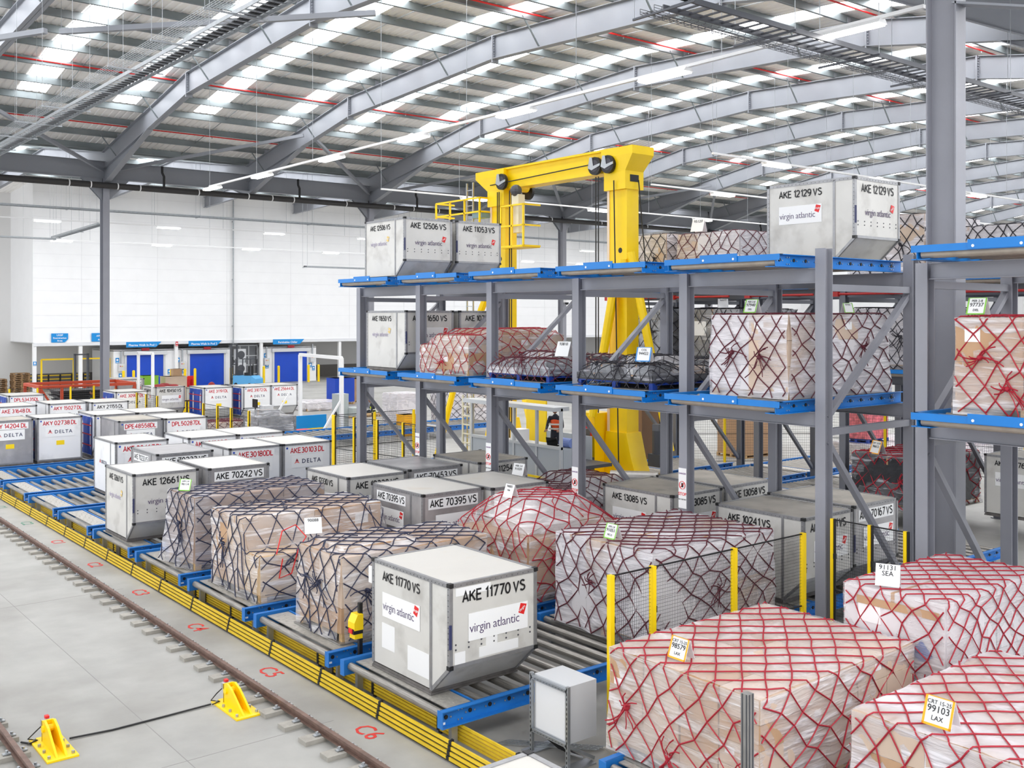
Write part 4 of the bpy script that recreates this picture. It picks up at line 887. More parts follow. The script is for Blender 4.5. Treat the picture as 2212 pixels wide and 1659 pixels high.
def pulley(u,v):
    p=at(u,v,X=X0-.2); y,z=L_(p.y),p.z; q=MB().t((-.28,y,z),(-.16,y,z),.3,20).o('pulley',black,e); ring=MB().t((-.285,y,z),(-.28,y,z),.2,20).o('hub',mat('pulley_hub',(60,58,66),.4),q)
    MB().ex([(-.31,y+.28,z-.05),(-.31,y+.1,z-.14),(-.31,y-.3,z-.02),(-.31,y-.3,z+.06),(-.31,y+.02,z),(-.31,y+.08,z+.3),(-.31,y+.2,z+.3)],(.02,0,0)).o('fork_bracket',galv,q)
for u,v in ((1287,359),(1315,355),(1085,393)): pulley(u,v)
q=MB().t((.62,L_(29.6),10.5),(.72,L_(29.6),10.5),.3,20).o('pulley',black,e); MB().t((.1,L_(29.5),10.65),(.5,L_(29.5),10.65),.2,12).o('pulley_axle_box',yellow,e)
def rope(pts): MB().path(pts,.022,5).o('wire_rope',black,e)
for y in (24.98,24.86,30.35,30.25,29.62,29.5): rope([(-.22,L_(y),10.5),(-.22,L_(y),.9)])
rope([(-.22,L_(24.95),10.95),(-.22,L_(30.8),10.8)]); rope([(-.2,L_(24.15),10.3),(-.22,L_(23.9),.9)]); rope([(.4,L_(23.6),10.3),(.5,L_(23.1),5),(.55,L_(22.6),.9)])
def stay(u0,v0,u1,v1,x0=-.15,x1=-.5,r=.11,r2=None):
    a,b_=at(u0,v0,X=X0+x0),at(u1,v1,X=X0+x1); MB().t((x0,L_(a.y),a.z),(x1,L_(b_.y),b_.z),r,10,True,r2).o('stay_tube',yellow,e)
stay(1336,570,1280,900,-.1,-.6,.16,.14); stay(1362,545,1448,975,-.1,.6,.14); stay(1345,560,1345,640,-.25,-.25,.15)
stay(1066,600,1028,700,.2,.0,.14); stay(985,820,944,985,0,-.3,.13); stay(1118,790,1150,930,0,-.3,.13)
MB().ex([(-.06,L_(24.9),.4),(-.06,L_(23.2),.4),(-.06,L_(23.5),1.2),(-.06,L_(23.72),2.0),(-.06,L_(24.66),2.0)],(.7,0,0)).o('mast_foot',yellow,e); MB().ex([(-.06,L_(31.6),.4),(-.06,L_(29.6),.4),(-.06,L_(30.1),2.0),(-.06,L_(31.1),2.0)],(.7,0,0)).o('mast_foot',yellow,e)
MB().b(-.9,L_(22.6),.05,1.3,L_(32.2),.4).o('bogie_frame',yellow,e)
for y in (23,25.5,29,31.6):
    MB().t((-.95,L_(y),.28),(-.8,L_(y),.28),.26,14).o('wheel',dplast,e)
MB().b(-.5,L_(24.75),.45,.3,L_(25.6),2.6).o('winch_panel',yellow,e)
def motor(y,z,x=-.8): MB().t((x,L_(y),z),(x,L_(y),z+.75),.22,12).b(x-.25,L_(y)-.25,z-.4,x+.25,L_(y)+.25,z).o('drive_motor',dplast,e); MB().b(x-.16,L_(y)-.14,z+.75,x+.16,L_(y)+.14,z+.95).o('junction_box',mat('dark_grey_paint',(96,98,104)),e)
motor(24.95,1.15); motor(22.7,1.4,.4)
MB().ex([(-.6,L_(25.3),2.2),(-.6,L_(25.05),2.35),(-.6,L_(24.85),2.2),(-.6,L_(24.9),1.8),(-.6,L_(25.15),1.75),(-.6,L_(25.05),2.0)],(.1,0,0)).o('hook_block',vred,e)
# access platforms and ladder at the left mast
def cage(y0,y1,z0,z1,x0=-.5,x1=.4,n=3):
    m=MB()
    for z in (z0,(z0+z1)/2,z1):
        for a,b_ in (((x0,y0),(x0,y1)),((x0,y1),(x1,y1)),((x0,y0),(x1,y0))): m.bar((a[0],L_(a[1]),z),(b_[0],L_(b_[1]),z),.06,.06)
    for i in range(n+1): y=L_(y0+(y1-y0)*i/n); m.bar((x0,y,z0),(x0,y,z1),.06,.06)
    m.o('platform_guard_frame',yellow,e); MB().b(x0,L_(y0),z0-.06,x1,L_(y1),z0).o('platform',yellow,e)
cage(31.1,34.0,9.3,10.35); cage(28.6,29.9,8.4,9.9,-.4,.4,2)
m=MB()
for y in (31.75,32.15): m.b(-.35,L_(y)-.025,.5,-.29,L_(y)+.025,11.0)
for i in range(34): m.b(-.34,L_(31.75),.8+.3*i,-.31,L_(32.15),.83+.3*i)
m.o('ladder_lattice',galv,e); MB().b(-.4,L_(31.1),9.6,.0,L_(31.7),9.85).o('bracket_plate',mat('blue_grey_plate',(120,150,160)),e)
MB().b(-.3,L_(29.4),8.9,0,L_(29.0),10.3).o('cable_arm',mat('cream_paint',(225,218,190)),e); MB().sph((-.25,L_(29.2),10.45),.22,10,7).o('encoder',dplast,e)
o=thing('wrap_cylinder','metallic cylinder lying on its stand at the foot of the crane','cylinder',(21.6,21.55,0)); MB().t((0,.6,.95),(.9,-.5,.95),.24,18).o('drum',alu,o); MB().t((.9,-.5,.95),(1.3,-1.0,.95),.1,10).o('shaft',mat('copper_shaft',(120,90,80),.4,.4),o); MB().b(.1,-.1,0,.6,.3,.75).o('stand',dplast,o)
# ---------------- operator booth ----------------
bx=20.0
o=thing('operator_booth','grey panelled operator booth with open windows behind the rack','booth',(bx,22.6,0)); wp=mat('booth_panel',(176,182,188),.5); al=mat('booth_frame',(200,203,206),.4,.3)
for i in range(4): MB().b(0,.03+1.1*i,.15,.03,1.07+1.1*i,1.9).o('panel',wp,o)
for i in range(5): MB().b(-.03,-.04+1.1*i,0,.05,.04+1.1*i,3.1).o('frame_post',al,o)
MB().b(-.04,-.04,1.88,.06,4.44,1.96).o('sill',al,o); MB().b(-.3,-.04,3.02,.3,4.5,3.14).o('head_rail',al,o); MB().b(-.32,-.2,1.0,-.26,2.2,1.06).o('hand_rail',yellow,o)
MB().b(.1,.3,1.15,2.4,4.44,1.25).o('booth_floor',dplast,o); MB().b(.1,.1,1.86,.75,3.2,1.9).b(.15,.1,1.25,.2,.2,1.86).o('desk_top',plasticg,o)
MB().b(.06,-.04,.15,.8,.0,1.9).o('side_panel',wp,o); MB().b(2.37,1.2,1.25,2.4,4.44,2.0).o('back_panel',wp,o); MB().b(2.35,3.4,1.25,2.4,4.44,3.1).o('back_board',yellow,o)
m=MB()
for i in range(9): m.b(.1,4.65,.4+.3*i,.14,5.05,.44+.3*i)
m.b(.1,4.6,.2,.15,4.66,3.2).b(.1,5.04,.2,.15,5.1,3.2).o('ladder_lattice',mat('cream_paint',(225,218,190)),o)
def lap(x,y,z,label,rz): 
    o=thing('laptop',label,'laptop',(x,y,z),None,rz); MB().b(-.13,-.18,0,.13,.18,.02).o('keyboard_base',screen,o); MB().ex([(.13,-.18,.02),(.22,-.18,.27),(.235,-.18,.27),(.145,-.18,.02)],(0,.36,0)).o('lid',screen,o)
lap(20.42,23.35,1.9,'open black laptop on the booth desk beside the seated person',R(200))
o=thing('paper_roll','blue-grey wrapped roll on the booth desk','roll',(20.45,22.8,1.9)); MB().t((0,-.2,.14),(0,.25,.14),.14,14).o('roll',mat('roll_blue',(120,140,200)),o)
o=thing('desk_box','white box on the booth desk at its far end','box',(20.55,25.2,1.9)); MB().b(-.2,-.25,0,.2,.2,.35).o('body',paper,o)
# ---------------- people ----------------
def body_mesh(nodes,edges,name,m):
    me=bpy.data.meshes.new(name); me.from_pydata([n[0] for n in nodes],edges,[]); ob=bpy.data.objects.new(name,me); COL.objects.link(ob)
    ob.modifiers.new('s','SKIN'); 
    for i,n in enumerate(nodes): sv=me.skin_vertices[0].data[i]; r=n[1]; sv.radius=r if isinstance(r,tuple) else (r,r); sv.use_root=(i==0)
    ob.modifiers.new('u','SUBSURF').levels=2; ob.modifiers['u'].render_levels=2
    dg=bpy.context.evaluated_depsgraph_get(); dg.update(); r=bpy.data.meshes.new_from_object(ob.evaluated_get(dg)); bpy.data.objects.remove(ob); r.materials.clear(); r.materials.append(m); r.name=name; return r
def person(label,x,y,z,rz,vest,reach=.35,lean=.12,trous=clothk):
    o=thing('person',label,'person',(x,y,z),None,rz)   # faces local +X
    l=lean
    N=[((0,0,.95),(.15,.12)),((.02,0,1.12),(.15,.11)),((l*.7,0,1.33),(.18,.12)),((l,0,1.47),(.1,.09)),((l+.02,0,1.55),.055),
       ((l*.9,.19,1.42),.065),((l+.06,.25,1.14),.048),((l+reach,.2,1.08),.036),((l*.9,-.19,1.42),.065),((l+.06,-.25,1.14),.048),((l+reach,-.2,1.08),.036),
       ((0,.1,.88),.1),((.03,.11,.5),.065),((-.02,.11,.09),.045),((.12,.12,.045),.04),((0,-.1,.88),.1),((.03,-.11,.5),.065),((-.02,-.11,.09),.045),((.12,-.12,.045),.04)]
    E_=[(0,1),(1,2),(2,3),(3,4),(2,5),(5,6),(6,7),(2,8),(8,9),(9,10),(0,11),(11,12),(12,13),(13,14),(0,15),(15,16),(16,17),(17,18)]
    b=put('body',body_mesh(N,E_,'body',trous),o); 
    for p in b.data.polygons: p.use_smooth=True
    hd=put('head',MB().sph((l+.05,0,1.67),.1,16,12,(1.0,.8,1.22)).sph((l+.15,0,1.66),.02,8,6,(1,.8,1.3)).sph((l+.05,.083,1.66),.025,8,6,(.7,.5,1.2)).sph((l+.05,-.083,1.66),.025,8,6,(.7,.5,1.2)).mesh('head',skin,True),o)
    MB().sph((l+.135,.035,1.69),.011,8,6).sph((l+.135,-.035,1.69),.011,8,6).b(l+.136,-.025,1.612,l+.145,.025,1.618).o('face_features',hair,hd)
    MB().sph((l+.035,0,1.705),.106,14,10,(1.0,.84,1.02)).o('hair',hair,o,smooth=True)
    V2=[((0.005,0,.98),(.165,.135)),((.025,0,1.12),(.165,.125)),((l*.7,0,1.33),(.2,.135)),((l*.95,0,1.43),(.15,.1))]
    put('vest',body_mesh(V2,[(0,1),(1,2),(2,3)],'vest',vest),o)
    st=MB()
    for zz in (1.06,1.2): st.b(-.17,-.19,zz,.21,.19,zz+.045)
    st.o('reflective_band',mat('reflective_grey',(215,215,205),.3),o)
    for s in (1,-1):
        c=V((l+reach,.2*s,1.08)); HN=[((c.x,c.y,c.z),.032),((c.x+.06,c.y,c.z-.01),(.036,.018))]; HE=[(0,1)]
        for i,(dy,ln) in enumerate(((-.03,.06),(-.01,.072),(.01,.066),(.03,.05))):
            k=len(HN); HN+=[((c.x+.1,c.y+dy,c.z-.015),.009),((c.x+.1+ln*.6,c.y+dy,c.z-.035),.008),((c.x+.1+ln*.8,c.y+dy,c.z-.06),.007)]; HE+=[(1,k),(k,k+1),(k+1,k+2)]
        k=len(HN); HN+=[((c.x+.04,c.y-s*.045,c.z-.01),.011),((c.x+.08,c.y-s*.055,c.z-.03),.009)]; HE+=[(0,k),(k,k+1)]
        put('hand',body_mesh(HN,HE,'hand',skin),o)
    return o
person('person in dark clothes and an orange vest bending over the booth desk',21.05,24.0,1.25,R(215),hiviso)
p_=at(808,850,X=26.5); person('person in a yellow vest half hidden behind the farthest rack post',26.5,p_.y,0,R(160),hivisy)
person('person in a yellow vest half hidden behind the far column',17.3,58.2,0,R(200),hivisy)
# ---------------- roof services ----------------
LUM=[None]
def lumin(p,ax,label):
    o=thing('linear_lamp',label,'lamp',p,'linear roof lamps')
    if ax=='y': a,b_=.16,.75
    else: a,b_=.75,.16
    MB().ex([(-a,-b_,-.06),(a,-b_,-.06),(a*.55 if ax=='y' else a,-b_ if ax=='y' else -b_*.55,.03),(-(a*.55) if ax=='y' else -a,-b_ if ax=='y' else -b_*.55,.03)],(0,2*b_,0) if ax=='y' else (0,b_*1.5,0)).o('housing',wht,o)
    MB().b(-a*.9,-b_*.95,-.085,a*.9,b_*.95,-.06).o('diffuser',lampm,o)
def trunk(label,p,q,z,lamps,ax,ll):
    o=thing('lighting_trunking',label,'lighting track',(p[0],p[1],z))
    d=(q[0]-p[0],q[1]-p[1]); MB().bar((0,0,.06),(d[0],d[1],.06),.09,.07).o('trunking',wht,o)
    n=int(math.hypot(*d)/4.2)
    for i in range(n+1):
        x,y=p[0]+d[0]*i/n,p[1]+d[1]*i/n; zt=(ztop(y) if y<=57 else ztop(y,P3))+.2; MB().bar((x-p[0],y-p[1],.09),(x-p[0],y-p[1],zt-z),.012,.012).o('suspension_wire',galv,o)
    for i,t in enumerate(lamps): lumin((p[0]+d[0]*t,p[1]+d[1]*t,z),ax,ll)
A=11.5
trunk('white lighting track arching along the first rafter bay towards the big column',(17.85,10.0),(17.85,43.5),A,[(y-10.0)/33.5 for y in (11.6,16.5,22.05,27.2,32.5,38.2,43.2)],'y','linear lamp on the track along the first rafter bay')
trunk('white lighting track crossing behind the crane beam',(24.2,39.5),(76,39.5),A,[.1,.26,.42,.58,.74,.9],'x','linear lamp on the track behind the crane beam')
trunk('white lighting track behind the right crane mast',(32.5,30.8),(80,30.8),A,[.1,.28,.46,.64,.82],'x','linear lamp on the track behind the right crane mast')
trunk('white lighting track above container 12129',(28.0,23.6),(80,23.6),A,[.07,.2,.36,.52,.68,.84],'x','linear lamp on the track above container 12129')
trunk('white lighting track in front of the far white wall',(9,63),(80,63),11.4,[.1+.1*i for i in range(9)],'x','linear lamp in front of the far white wall')
trunk('lower white lighting track close to the far white wall',(9,76),(80,76),11.2,[.06+.1*i for i in range(9)],'x','linear lamp close to the far white wall')
def ladder(label,p,q,z,w_,cab,bask=True,step=.45,hang=3.4,mt=galv,side=1):
    "cable ladder with black cables and a wire basket beside it"
    o=thing('cable_ladder',label,'cable tray',(p[0],p[1],z)); d=V((q[0]-p[0],q[1]-p[1],0)); L=d.length; d/=L; n=V((d.y,-d.x,0))*side
    for s in (0,w_): MB().bar(n*s,n*s+d*L,.03,.1).o('side_rail',mt,o)
    m=MB(); k=int(L/step)
    for i in range(k): c=d*(i*step+.1); m.bar(c,c+n*w_,.035,.03)
    m.o('rung_lattice',mt,o)
    for i in range(cab): c=n*(.07+.055*i)+V((0,0,.045)); MB().path([c,c+d*L],.024,6).o('cable',black,o)
    if bask:
        m=MB(); b0=w_+.22
        for i in range(6): m.bar(n*(b0+.07*i)+V((0,0,.0)),n*(b0+.07*i)+d*L,.008,.008)
        for zz in (.05,.1):
            for s in (b0,b0+.35): m.bar(n*s+V((0,0,zz)),n*s+d*L+V((0,0,zz)),.008,.008)
        for i in range(int(L/.2)): c=d*(.2*i); m.bar(c+n*b0,c+n*(b0+.35),.008,.008); m.bar(c+n*b0,c+n*b0+V((0,0,.1)),.008,.008); m.bar(c+n*(b0+.35),c+n*(b0+.35)+V((0,0,.1)),.008,.008)
        m.o('wire_basket_lattice',mt,o)
    k=max(2,int(L/hang))
    for i in range(k+1):
        c=d*(L*i/k); w2=w_+(.75 if bask else .1); MB().bar(c-n*.15+V((0,0,-.06)),c+n*w2+V((0,0,-.06)),.04,.04).o('bracket',mt,o)
        for s in (-.12,w2-.03):
            g=c+n*s; y=p[1]+g.y; zt=(ztop(y) if y<=57 else ztop(y,P3))+.2-z
            MB().bar(g+V((0,0,-.06)),g+V((0,0,zt)),.011,.011).o('hanger_rod',galv,o)
    return o
ladder('galvanised cable ladder with black cables climbing along the nearest rafter',(10.1,58),(10.1,15),12.6,.62,5,True,.3,3.2,galv,1)
ladder('dark cable ladder crossing above container 12129 and the big column',(13.6,12.0),(60,12.0),11.35,.6,3,True,.3,2.8,mat('tray_grey',(92,94,100),.4,.4),-1)
ladder('pale cable tray in front of the far white wall',(9,60.5),(84,60.5),11.9,.5,2,False,.27,7,galv,1)
ladder('cable tray sloping across the far wall from the low tray',(19.8,74.5),(19.1,61.8),11.3,.5,2,False,.27,7,galv,1)
ladder('low cable tray along the far wall left of the sloping one',(8,75),(19.6,75),11.2,.5,2,False,.27,6,galv,1)
ladder('pair-lower cable tray running right behind the crane',(34,66),(92,66),9.4,.5,2,False,.27,9,galv,1)
o=thing('drain_pipe','black drain pipe with pale collars under the far valley beam','pipe',(5,56.45,12.85)); MB().t((0,0,0),(66,0,.1),.165,14).o('pipe_run',mat('pipe_black',(48,46,46),.4),o)
for x in (6,10.5,11.6,13,14.2,17.5,20.5,22,23.4,27,30.5,32,34,37.5,40,44,49,54,60): MB().t((x-.03,0,.002*x),(x+.03,0,.002*x),.178,14).o('collar',wht,o)
for u in (355,648,902,1645): 
    p=at(u,372,Y=56.3); x=p.x-5; MB().path([(x,-.1,.1),(x,-.1,.75),(x-.1,-.1,.95),(x-.1,-.1,1.3)],.07,8).o('riser',black,o)
for i,(y,l) in enumerate(((53.3,'red sprinkler pipe nearest the far valley'),(46.5,'red sprinkler pipe under the lower rooflight ends'),(38.6,'red sprinkler pipe on the far roof slope'),(30.0,'red sprinkler pipe near the roof crown'),(21.0,'red sprinkler pipe on the near roof slope'),(14.2,'red sprinkler pipe nearest the big column'))):
    z=ztop(y)-.02; o=thing('sprinkler_pipe',l,'pipe',(-5,y,z)); MB().t((0,0,.2),(110,0,.2),.034,6).o('pipe_run',vred,o)
    for k in range(28): MB().t((3+4*k,0,.1),(3+4*k,0,.2),.025,6).o('sprinkler_head',galv,o)
for x,l in ((50.5,'white dome camera on the third far column'),(66.5,'white dome camera on the fourth far column, outer side'),(67.9,'white dome camera on the fourth far column, inner side')):
    o=thing('dome_camera',l,'security camera',(x,56.4,7.0)); MB().sph((0,0,-.12),.16,10,7).o('dome',screen,o); MB().b(-.17,-.17,-.1,.17,.17,.12).b(-.04,.1,-.02,.04,.31,.06).o('housing',wht,o)
# ---------------- far floor area ----------------
def pallet(x,y,z,label,rz=0,m=wood,s=1.):
    o=thing('wooden_pallet',label,'pallet',(x,y,z),None,rz)
    q=MB()
    for i in range(7): q.b(-.6,-.5+i*.15,.12,.6,-.4+i*.15,.144)
    q.o('deck_board_slat',m,o)
    for i in (-.5,-.05,.4): 
        MB().b(-.6,i,0,.6,i+.1,.02).b(-.6,i,.1,.6,i+.1,.12).o('runner',m,o)
    q=MB()
    for i in (-.6,-.07,.46):
        for j in (-.5,-.05,.4): q.b(i,j,.02,i+.14,j+.1,.1)
    q.o('block_pattern',m,o); return o
for k in range(10): pallet(19.9,85.6,.15*k,'weathered pallet, %s of the stack in the recess'%['lowest','second','third','fourth','fifth','sixth','seventh','eighth','ninth','topmost'][k],.05*(k%3),oldwood)
for k in range(7): pallet(18.4,86.2,.15*k,'weathered pallet, %s of the lower stack at the picture edge'%['lowest','second','third','fourth','fifth','sixth','topmost'][k],.08*(k%2),oldwood)
def goal(label,p,q,h,m,r,cat='barrier',nm='goal_post_barrier'):
    o=thing(nm,label,cat,(*p,0)); d=V((q[0]-p[0],q[1]-p[1],0)); n=MB()
    MB().bar((0,0,0),(0,0,h),r,r).o('post',m,o); MB().bar(d,d+V((0,0,h)),r,r).o('post',m,o); MB().bar((0,0,h),d+V((0,0,h)),r,r).o('cross_bar',m,o); return o
goal('yellow height barrier inside the recess, beside the corner pillar',(21.3,85),(23.7,85),2.5,yellow,.12); goal('yellow height barrier inside the recess behind the far column',(24.3,85),(26.45,85),2.5,yellow,.12)
o=goal('white scanning portal in front of the Pod 1 door',(18.9,53.6),(18.9,55.8),3.9,wht,.13,'portal','scan_portal')
o=goal('white scanning portal over the far roller decks',(24.2,43.1),(24.8,48.5),3.85,wht,.16,'portal','scan_portal')
for y in (0,5.4): MB().bar((.0,y,1.9),(-1.3,y,.0),.08,.08).o('stay',wht,o)
o=thing('barrier_fence','black and yellow bumper fence inside the recess','barrier',(20.8,88,0))
for i in range(6): MB().b(i*.9-.06,0,0,i*.9+.06,.12,1.15).o('post',black,o)
for z in (.35,.75,1.05): MB().b(-.3,.03,z,5,.09,z+.07).o('rail',yellow,o)
of=thing('steel_frame','orange-red steel frame around the stacked black pallets','frame',(14.6,58.5,0)); x1,y1=5.0,3.2
for x,y in ((0,0),(x1,0),(0,y1),(x1,y1),(1.1,0),(3.2,y1)): MB().bar((x,y,0),(x,y,2.1),.14,.14).o('post',orange,of)
for a,b_ in (((0,0),(x1,0)),((x1,0),(x1,y1)),((0,y1),(x1,y1)),((0,0),(0,y1))): MB().bar((*a,2.05),(*b_,2.05),.16,.16).o('rail',orange,of)
MB().bar((0,0,2),(1.1,0,.2),.1,.1).o('brace',orange,of); MB().bar((x1,0,2),(x1,1.6,.2),.1,.1).o('brace',orange,of)
rng=random.Random(5)
for k in range(14):
    o=thing('flat_tray','black flat tray, number %s up in the stack inside the orange frame'%['one','two','three','four','five','six','seven','eight','nine','ten','eleven','twelve','thirteen','fourteen'][k],'tray',(17.0+rng.uniform(-.15,.15),59.7,.05+.125*k),'black trays stacked in the orange frame'); MB().b(-1.3,-.9,0,1.3,.9,.06).o('panel',dplast,o); MB().b(-1.35,-.95,.06,1.35,.95,.1).o('rim',black,o)
def truck(label,x,y,rz,h,body,cabin=True):
    o=thing('reach_truck',label,'forklift',(x,y,0),None,rz)
    MB().b(-.9,-.6,.12,.9,.6,.95).ex([(.9,-.6,.12),(1.25,-.5,.12),(1.25,-.5,.7),(.9,-.6,.95)],(0,1.1,0)).o('chassis',body,o)
    for xx in (-.6,.75): 
        for yy in (-.62,.5): MB().t((xx,yy,.18),(xx,yy+.12,.18),.18,12).o('wheel',black,o)
    for s in (-.45,.35): MB().b(-1.3,s,.05,-1.15,s+.1,h).o('mast_channel',dplast,o)
    for z in (.6,h*.5,h-.1): MB().b(-1.3,-.45,z,-1.15,.45,z+.08).o('mast_tie',dplast,o)
    for s in (-.3,.2): MB().b(-2.3,s,.1,-1.3,s+.1,.15).o('fork',dplast,o)
    if cabin:
        for xx in (-.7,.8):
            for yy in (-.5,.44): MB().bar((xx,yy,.95),(xx*.95,yy,2.3),.07,.07).o('guard_post',dplast,o)
        m=MB(); 
        for i in range(7): m.b(-.75,-.5+i*.16,2.3,.8,-.46+i*.16,2.34)
        m.o('roof_slat',dplast,o); MB().b(0,-.3,.95,.5,.3,1.2).b(.4,-.3,1.2,.5,.3,1.75).o('seat',black,o); MB().b(-.7,-.3,.95,-.5,.3,1.4).o('dashboard',dplast,o); MB().b(.3,.45,1.3,.36,.5,1.9).o('driver_screen',screen,o)
    return o
truck('pale blue reach truck in front of the grey cage','0' and 36.2,80.5,R(-60),3.6,mat('pale_blue_paint',(90,170,225),.4))
truck('tall dark stacker truck behind the orange frame',18.3,66,R(100),3.6,dplast,False)
o=thing('plant_cage','grey panel cage between the second pod and the chiller','cage',(36.6,84.5,0)); m=MB()
for i in range(4): m.b(.8*i,0,0,.8*i+.06,.06,3.4)
for z in (0,.8,1.6,2.4,3.3): m.b(0,0,z,2.5,.06,z+.06)
m.o('frame_grille',plasticg,o); MB().b(0,.5,0,2.5,.56,3.4).o('back_sheet',mat('cage_grey',(138,140,144)),o)
for z,l in ((.9,'lower'),(2.1,'upper')):
    o=thing('condenser_unit','%s white condenser unit with a round fan in the cage'%l,'air conditioner',(36.75,83.9,z)); MB().b(0,0,0,.95,.4,.95).o('casing',plasticg,o); MB().t((.5,-.02,.45),(.5,0,.45),.34,16).o('fan_grille',dplast,o); MB().b(.05,.05,-.9 if z<1 else -.25,.9,.35,0).o('support_bracket',galv,o)
def box(n,label,cat,x,y,z,a,b_,h,m,extra=None,rz=0,pal=None):
    o=thing(n,label,cat,(x,y,z),None,rz)
    if pal: MB().b(0,0,0,a,b_,.03).b(0,0,.12,a,b_,.15).o('pallet_board',pal,o); q=MB(); [q.b(i*(a-.12)/3,j*(b_-.1)/2,.03,i*(a-.12)/3+.12,j*(b_-.1)/2+.1,.12) for i in range(4) for j in range(3)]; q.o('pallet_block_pattern',pal,o)
    z0=.15 if pal else 0
    MB().b(.02,.02,z0,a-.02,b_-.02,h).o('body',m,o); MB().b(0,0,h-.05,a,b_,h).o('lid',m,o)
    if extra: extra(o)
    return o
box('plastic_bin','big blue plastic container on a pallet by the rack end','bin',33.2,60,0,1.5,1.2,1.75,doorb,pal=wood)
box('carton_stack','brown carton beside the blue plastic container','carton',35.2,61,0,1.2,1.2,1.6,carton,pal=wood)
box('green_carton','green and white printed carton behind container 10014','carton',21.6,63,0,1.0,1.0,2.2,greenlime,pal=wood); box('brown_carton','brown carton beside the green carton near Pod 1 door','carton',23.0,63,0,1.4,1.0,2.1,carton2,pal=wood); box('small_carton','small brown carton on top of the brown carton near Pod 1','carton',23.6,63.3,2.1,.6,.5,.45,carton)
for k in range(3): box('yellow_crate','%s yellow crate of the stack with black straps'%['lowest','middle','top'][k],'crate',21.4,57.6,.32*k,1.3,1.0,.31,yellow,lambda o:[MB().b(x,-.01,0,x+.08,1.01,.315).o('strap',black,o) for x in (.4,.85)])
for k in range(3): box('yellow_bin','%s orange-yellow bin of the stack beyond the farthest rack post'%['lowest','middle','top'][k],'bin',27.0,42.0,.35*k,.8,.7,.34,mat('orange_yellow',(250,180,10),.4))
load('pale wrapped load on a yellow pallet beyond the farthest rack post',27.9,44.0,0,1.6,1.4,[(0,0,1.6,1.4,1.9)],None,filmw,31,[(1,1,2,WW)],sheet_=False)
load('pinkish netted load beyond the farthest rack post',30.5,43.0,0,2.4,1.8,[(0,0,2.4,1.8,1.9)],netk,filmw,32,[(2,1,2,WW)],ns=.4)
load('low heap of beige nets behind the far fence',18.6,45.4,0,2.0,1.8,[(0,0,2.0,1.8,.9)],netm,filmw,33,[(1,1,1,KK)],ns=.3,sheet_=False)
load('heap of grey film bales behind the far fence',20.2,43.6,0,1.7,1.4,[(0,0,1.9,1.7,1.2),(.3,.3,1.2,1.1,1.5)],None,filmk,34,[(1,1,1,[silver])],sheet_=False,bulge=.16)
o=thing('computer_terminal','grey terminal with a dark screen beside the film bales','computer',(21.3,46.2,0)); MB().b(-.3,-.3,0,.3,.3,1.35).o('pedestal',plasticg,o); MB().b(-.1,-.25,1.45,-.05,.25,1.85).o('monitor',screen,o); MB().b(-.08,-.04,1.35,-.04,.04,1.5).o('neck',dplast,o); MB().b(.1,-.6,1.35,.6,-.1,1.55).o('printer',plasticg,o)
o=thing('low_barrier','bright blue low barrier with a yellow foot in front of container 31072','barrier',(22.0,46.6,0)); MB().b(0,0,.2,3.3,.12,.85).o('panel',signb,o); MB().b(0,-.03,0,3.3,.15,.2).o('foot',yellow,o)
o=thing('red_tub','red tub on the yellow edged floor by the portal','tub',(22.6,44.4,0)); MB().b(0,0,.1,.7,.6,.4).o('body',vred,o); MB().b(-.3,-.2,0,1.0,.8,.1).o('tray',yellow,o)
o=thing('control_pedestal','grey control pedestal under the scanning portal','pedestal',(25.2,45.0,0)); MB().b(-.3,-.3,0,.3,.3,2.0).o('column_body',mat('grey_green',(170,178,178)),o); MB().b(.3,-.7,.9,.9,.2,1.3).o('side_box',mat('grey_green',(170,178,178)),o); MB().sph((-.35,-.1,1.0),.14,8,6).o('camera_pod',black,o)
for i in range(3):
    deck('blue roller deck of the inspection line, %s from the portal'%['first','second','third'][i],'inspection roller decks',19.7+3.98*i,40.1,.6,3.84,2.7,.233,cblue,True,10)
for i in range(1):
    deck('blue roller deck beside the inspection line, %s one'%['nearer','farther'][i],'inspection roller decks',18.8+3.98*i,28.6,.6,3.84,2.7,.233,cblue,True,10)
for i,(x,y) in enumerate(((27.5,59),(29.6,57),(30,63.5))): load(['low film covered skid beside container 25644','second low film covered skid','farthest low film covered skid near the chiller'][i],x,y,0,2.6,2.4,[(0,0,2.6,2.4,.5)],None,filmw,40+i,[(1,1,1,WW)],sheet_=False,bulge=.1)
for i in range(3): pallet(29.5+1.5*i,52.0,0,['empty pallet under the paper litter, nearest the portal','empty pallet under the paper litter, middle one','empty pallet beside the orange-yellow bins'][i],0,wood)
pink=mat('pink_drinks',(225,120,130),.5,0,.5,7); bluep=mat('pallet_blue',(20,60,150),.5)
for x,y,l in ((36.6,22.9,'pink drinks'),(38.6,21.6,'red and pink drinks')): box('drinks_pallet','blue pallet of shrink wrapped %s behind the far fence'%l,'pallet load',x,y,.75,1.5,1.1,1.7,pink,pal=bluep)
box('drinks_pallet','blue pallet of pale drinks behind the end post','pallet load',40.6,20.2,.75,1.5,1.1,1.75,mat('pale_drinks',(215,190,190),.5,0,.4,7),pal=bluep)
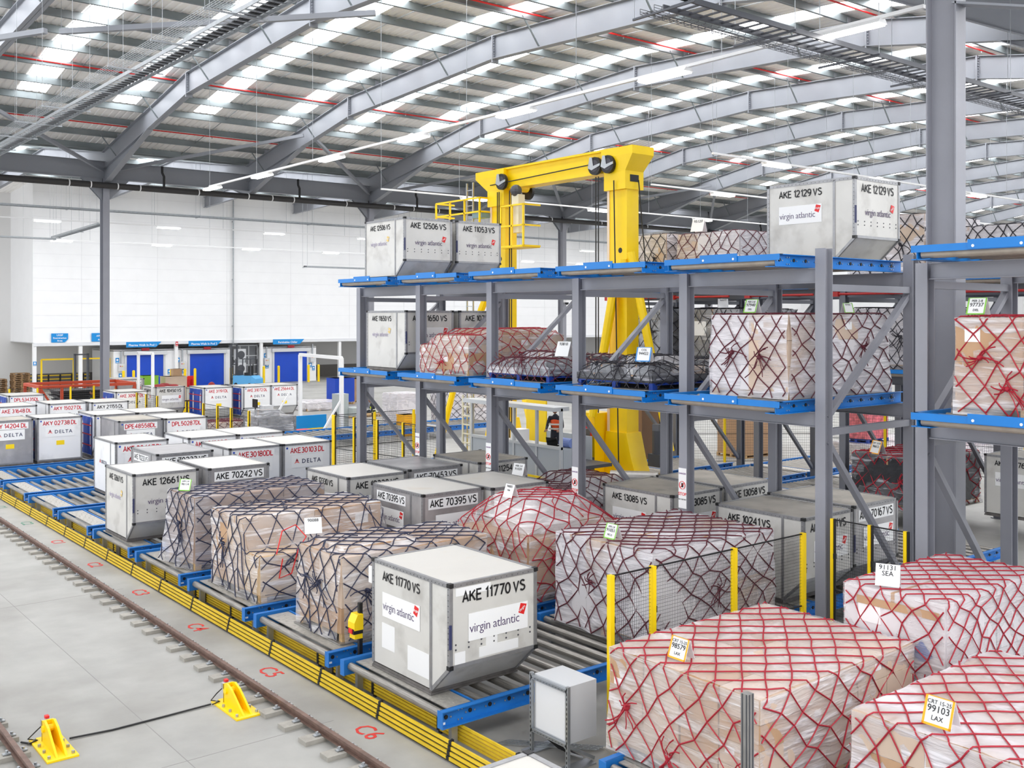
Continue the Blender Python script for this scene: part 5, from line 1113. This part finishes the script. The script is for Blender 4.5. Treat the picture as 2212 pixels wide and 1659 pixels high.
o=thing('low_table','long white covered platform under the drinks pallets','platform',(36.2,19.8,0)); MB().b(0,0,.1,6.5,4.5,.75).o('deck_sheet',filmw,o); MB().b(.05,.05,0,6.45,4.45,.7).o('core',carton3,o)
box('carton_sheets','tall block of brown carton sheets behind the mesh fence','carton',33.6,26.6,0,2.4,1.5,3.3,carton,pal=wood); box('carton_sheets','tall block of brown carton sheets beside the crane foot','carton',28.6,27.6,0,1.3,1.8,3.2,mat('dark_cardboard',(130,100,76),.8),pal=wood)
def dolly(x,ty,z,label,ov=CO):
    o=thing('container_dolly',label,'dolly',(x,ty+ov,0),'container dollies'); MB().b(0,0,z-.12,CL,CWB,z).o('frame_deck',galv,o)
    for a in (.15,CL-.2):
        for b_ in (.15,CWB-.2): MB().t((a,b_,.12),(a,b_+.08,.12),.12,12).b(a-.04,b_-.0,.12,a+.04,b_+.08,z-.12).o('wheel',black,o)
for x,ty,ov,l in ((16.2,51.03,CO,'dolly under container 30987'),(20.76,51.29,CO,'dolly under container 31191'),(22.69,50.78,CO,'dolly under container 31072'),(24.29,50.86,CO,'dolly under container 25644'),(18.93,53.24,CO,'dolly under container 10450'),(19.63,61.49,CO,'dolly under container 10014')): dolly(x,ty,.51,l,ov)
rc=mat('dark_red_cloth',(150,50,50),.8,0,.2,3,.5,8)
tag(MB().sph((19.3,53.8,2.15),.35,12,7,(1,.8,.35)).sph((19.7,54.1,2.16),.3,12,7,(1.1,.9,.45)).sph((20.1,53.9,2.15),.28,12,7,(1,1,.3)).o('red_cloth',rc,smooth=True),'crumpled red cloth on the roof of container 10450','cloth')
tag(MB().sph((23.5,58.1,1.64),.4,12,7,(1.2,.8,.3)).sph((24.0,58.2,1.66),.3,12,7,(.8,.8,1.1)).o('red_cloth',rc,smooth=True),'crumpled red sheet on the low container 17565','cloth')
o=thing('wire_cable_tray','small wire cable tray lying on the floor behind the yellow bars','cable tray',(8.5,10.9,0)); m=MB()
for i in range(5): m.bar((.05*i,0,.03),(.05*i+.9,-1.0,.03),.008,.008)
for i in range(14): a=i*.075; m.bar((a*.9,-a,.03),(a*.9+.2,-a,.03),.008,.008)
m.o('wire_lattice',galv,o)
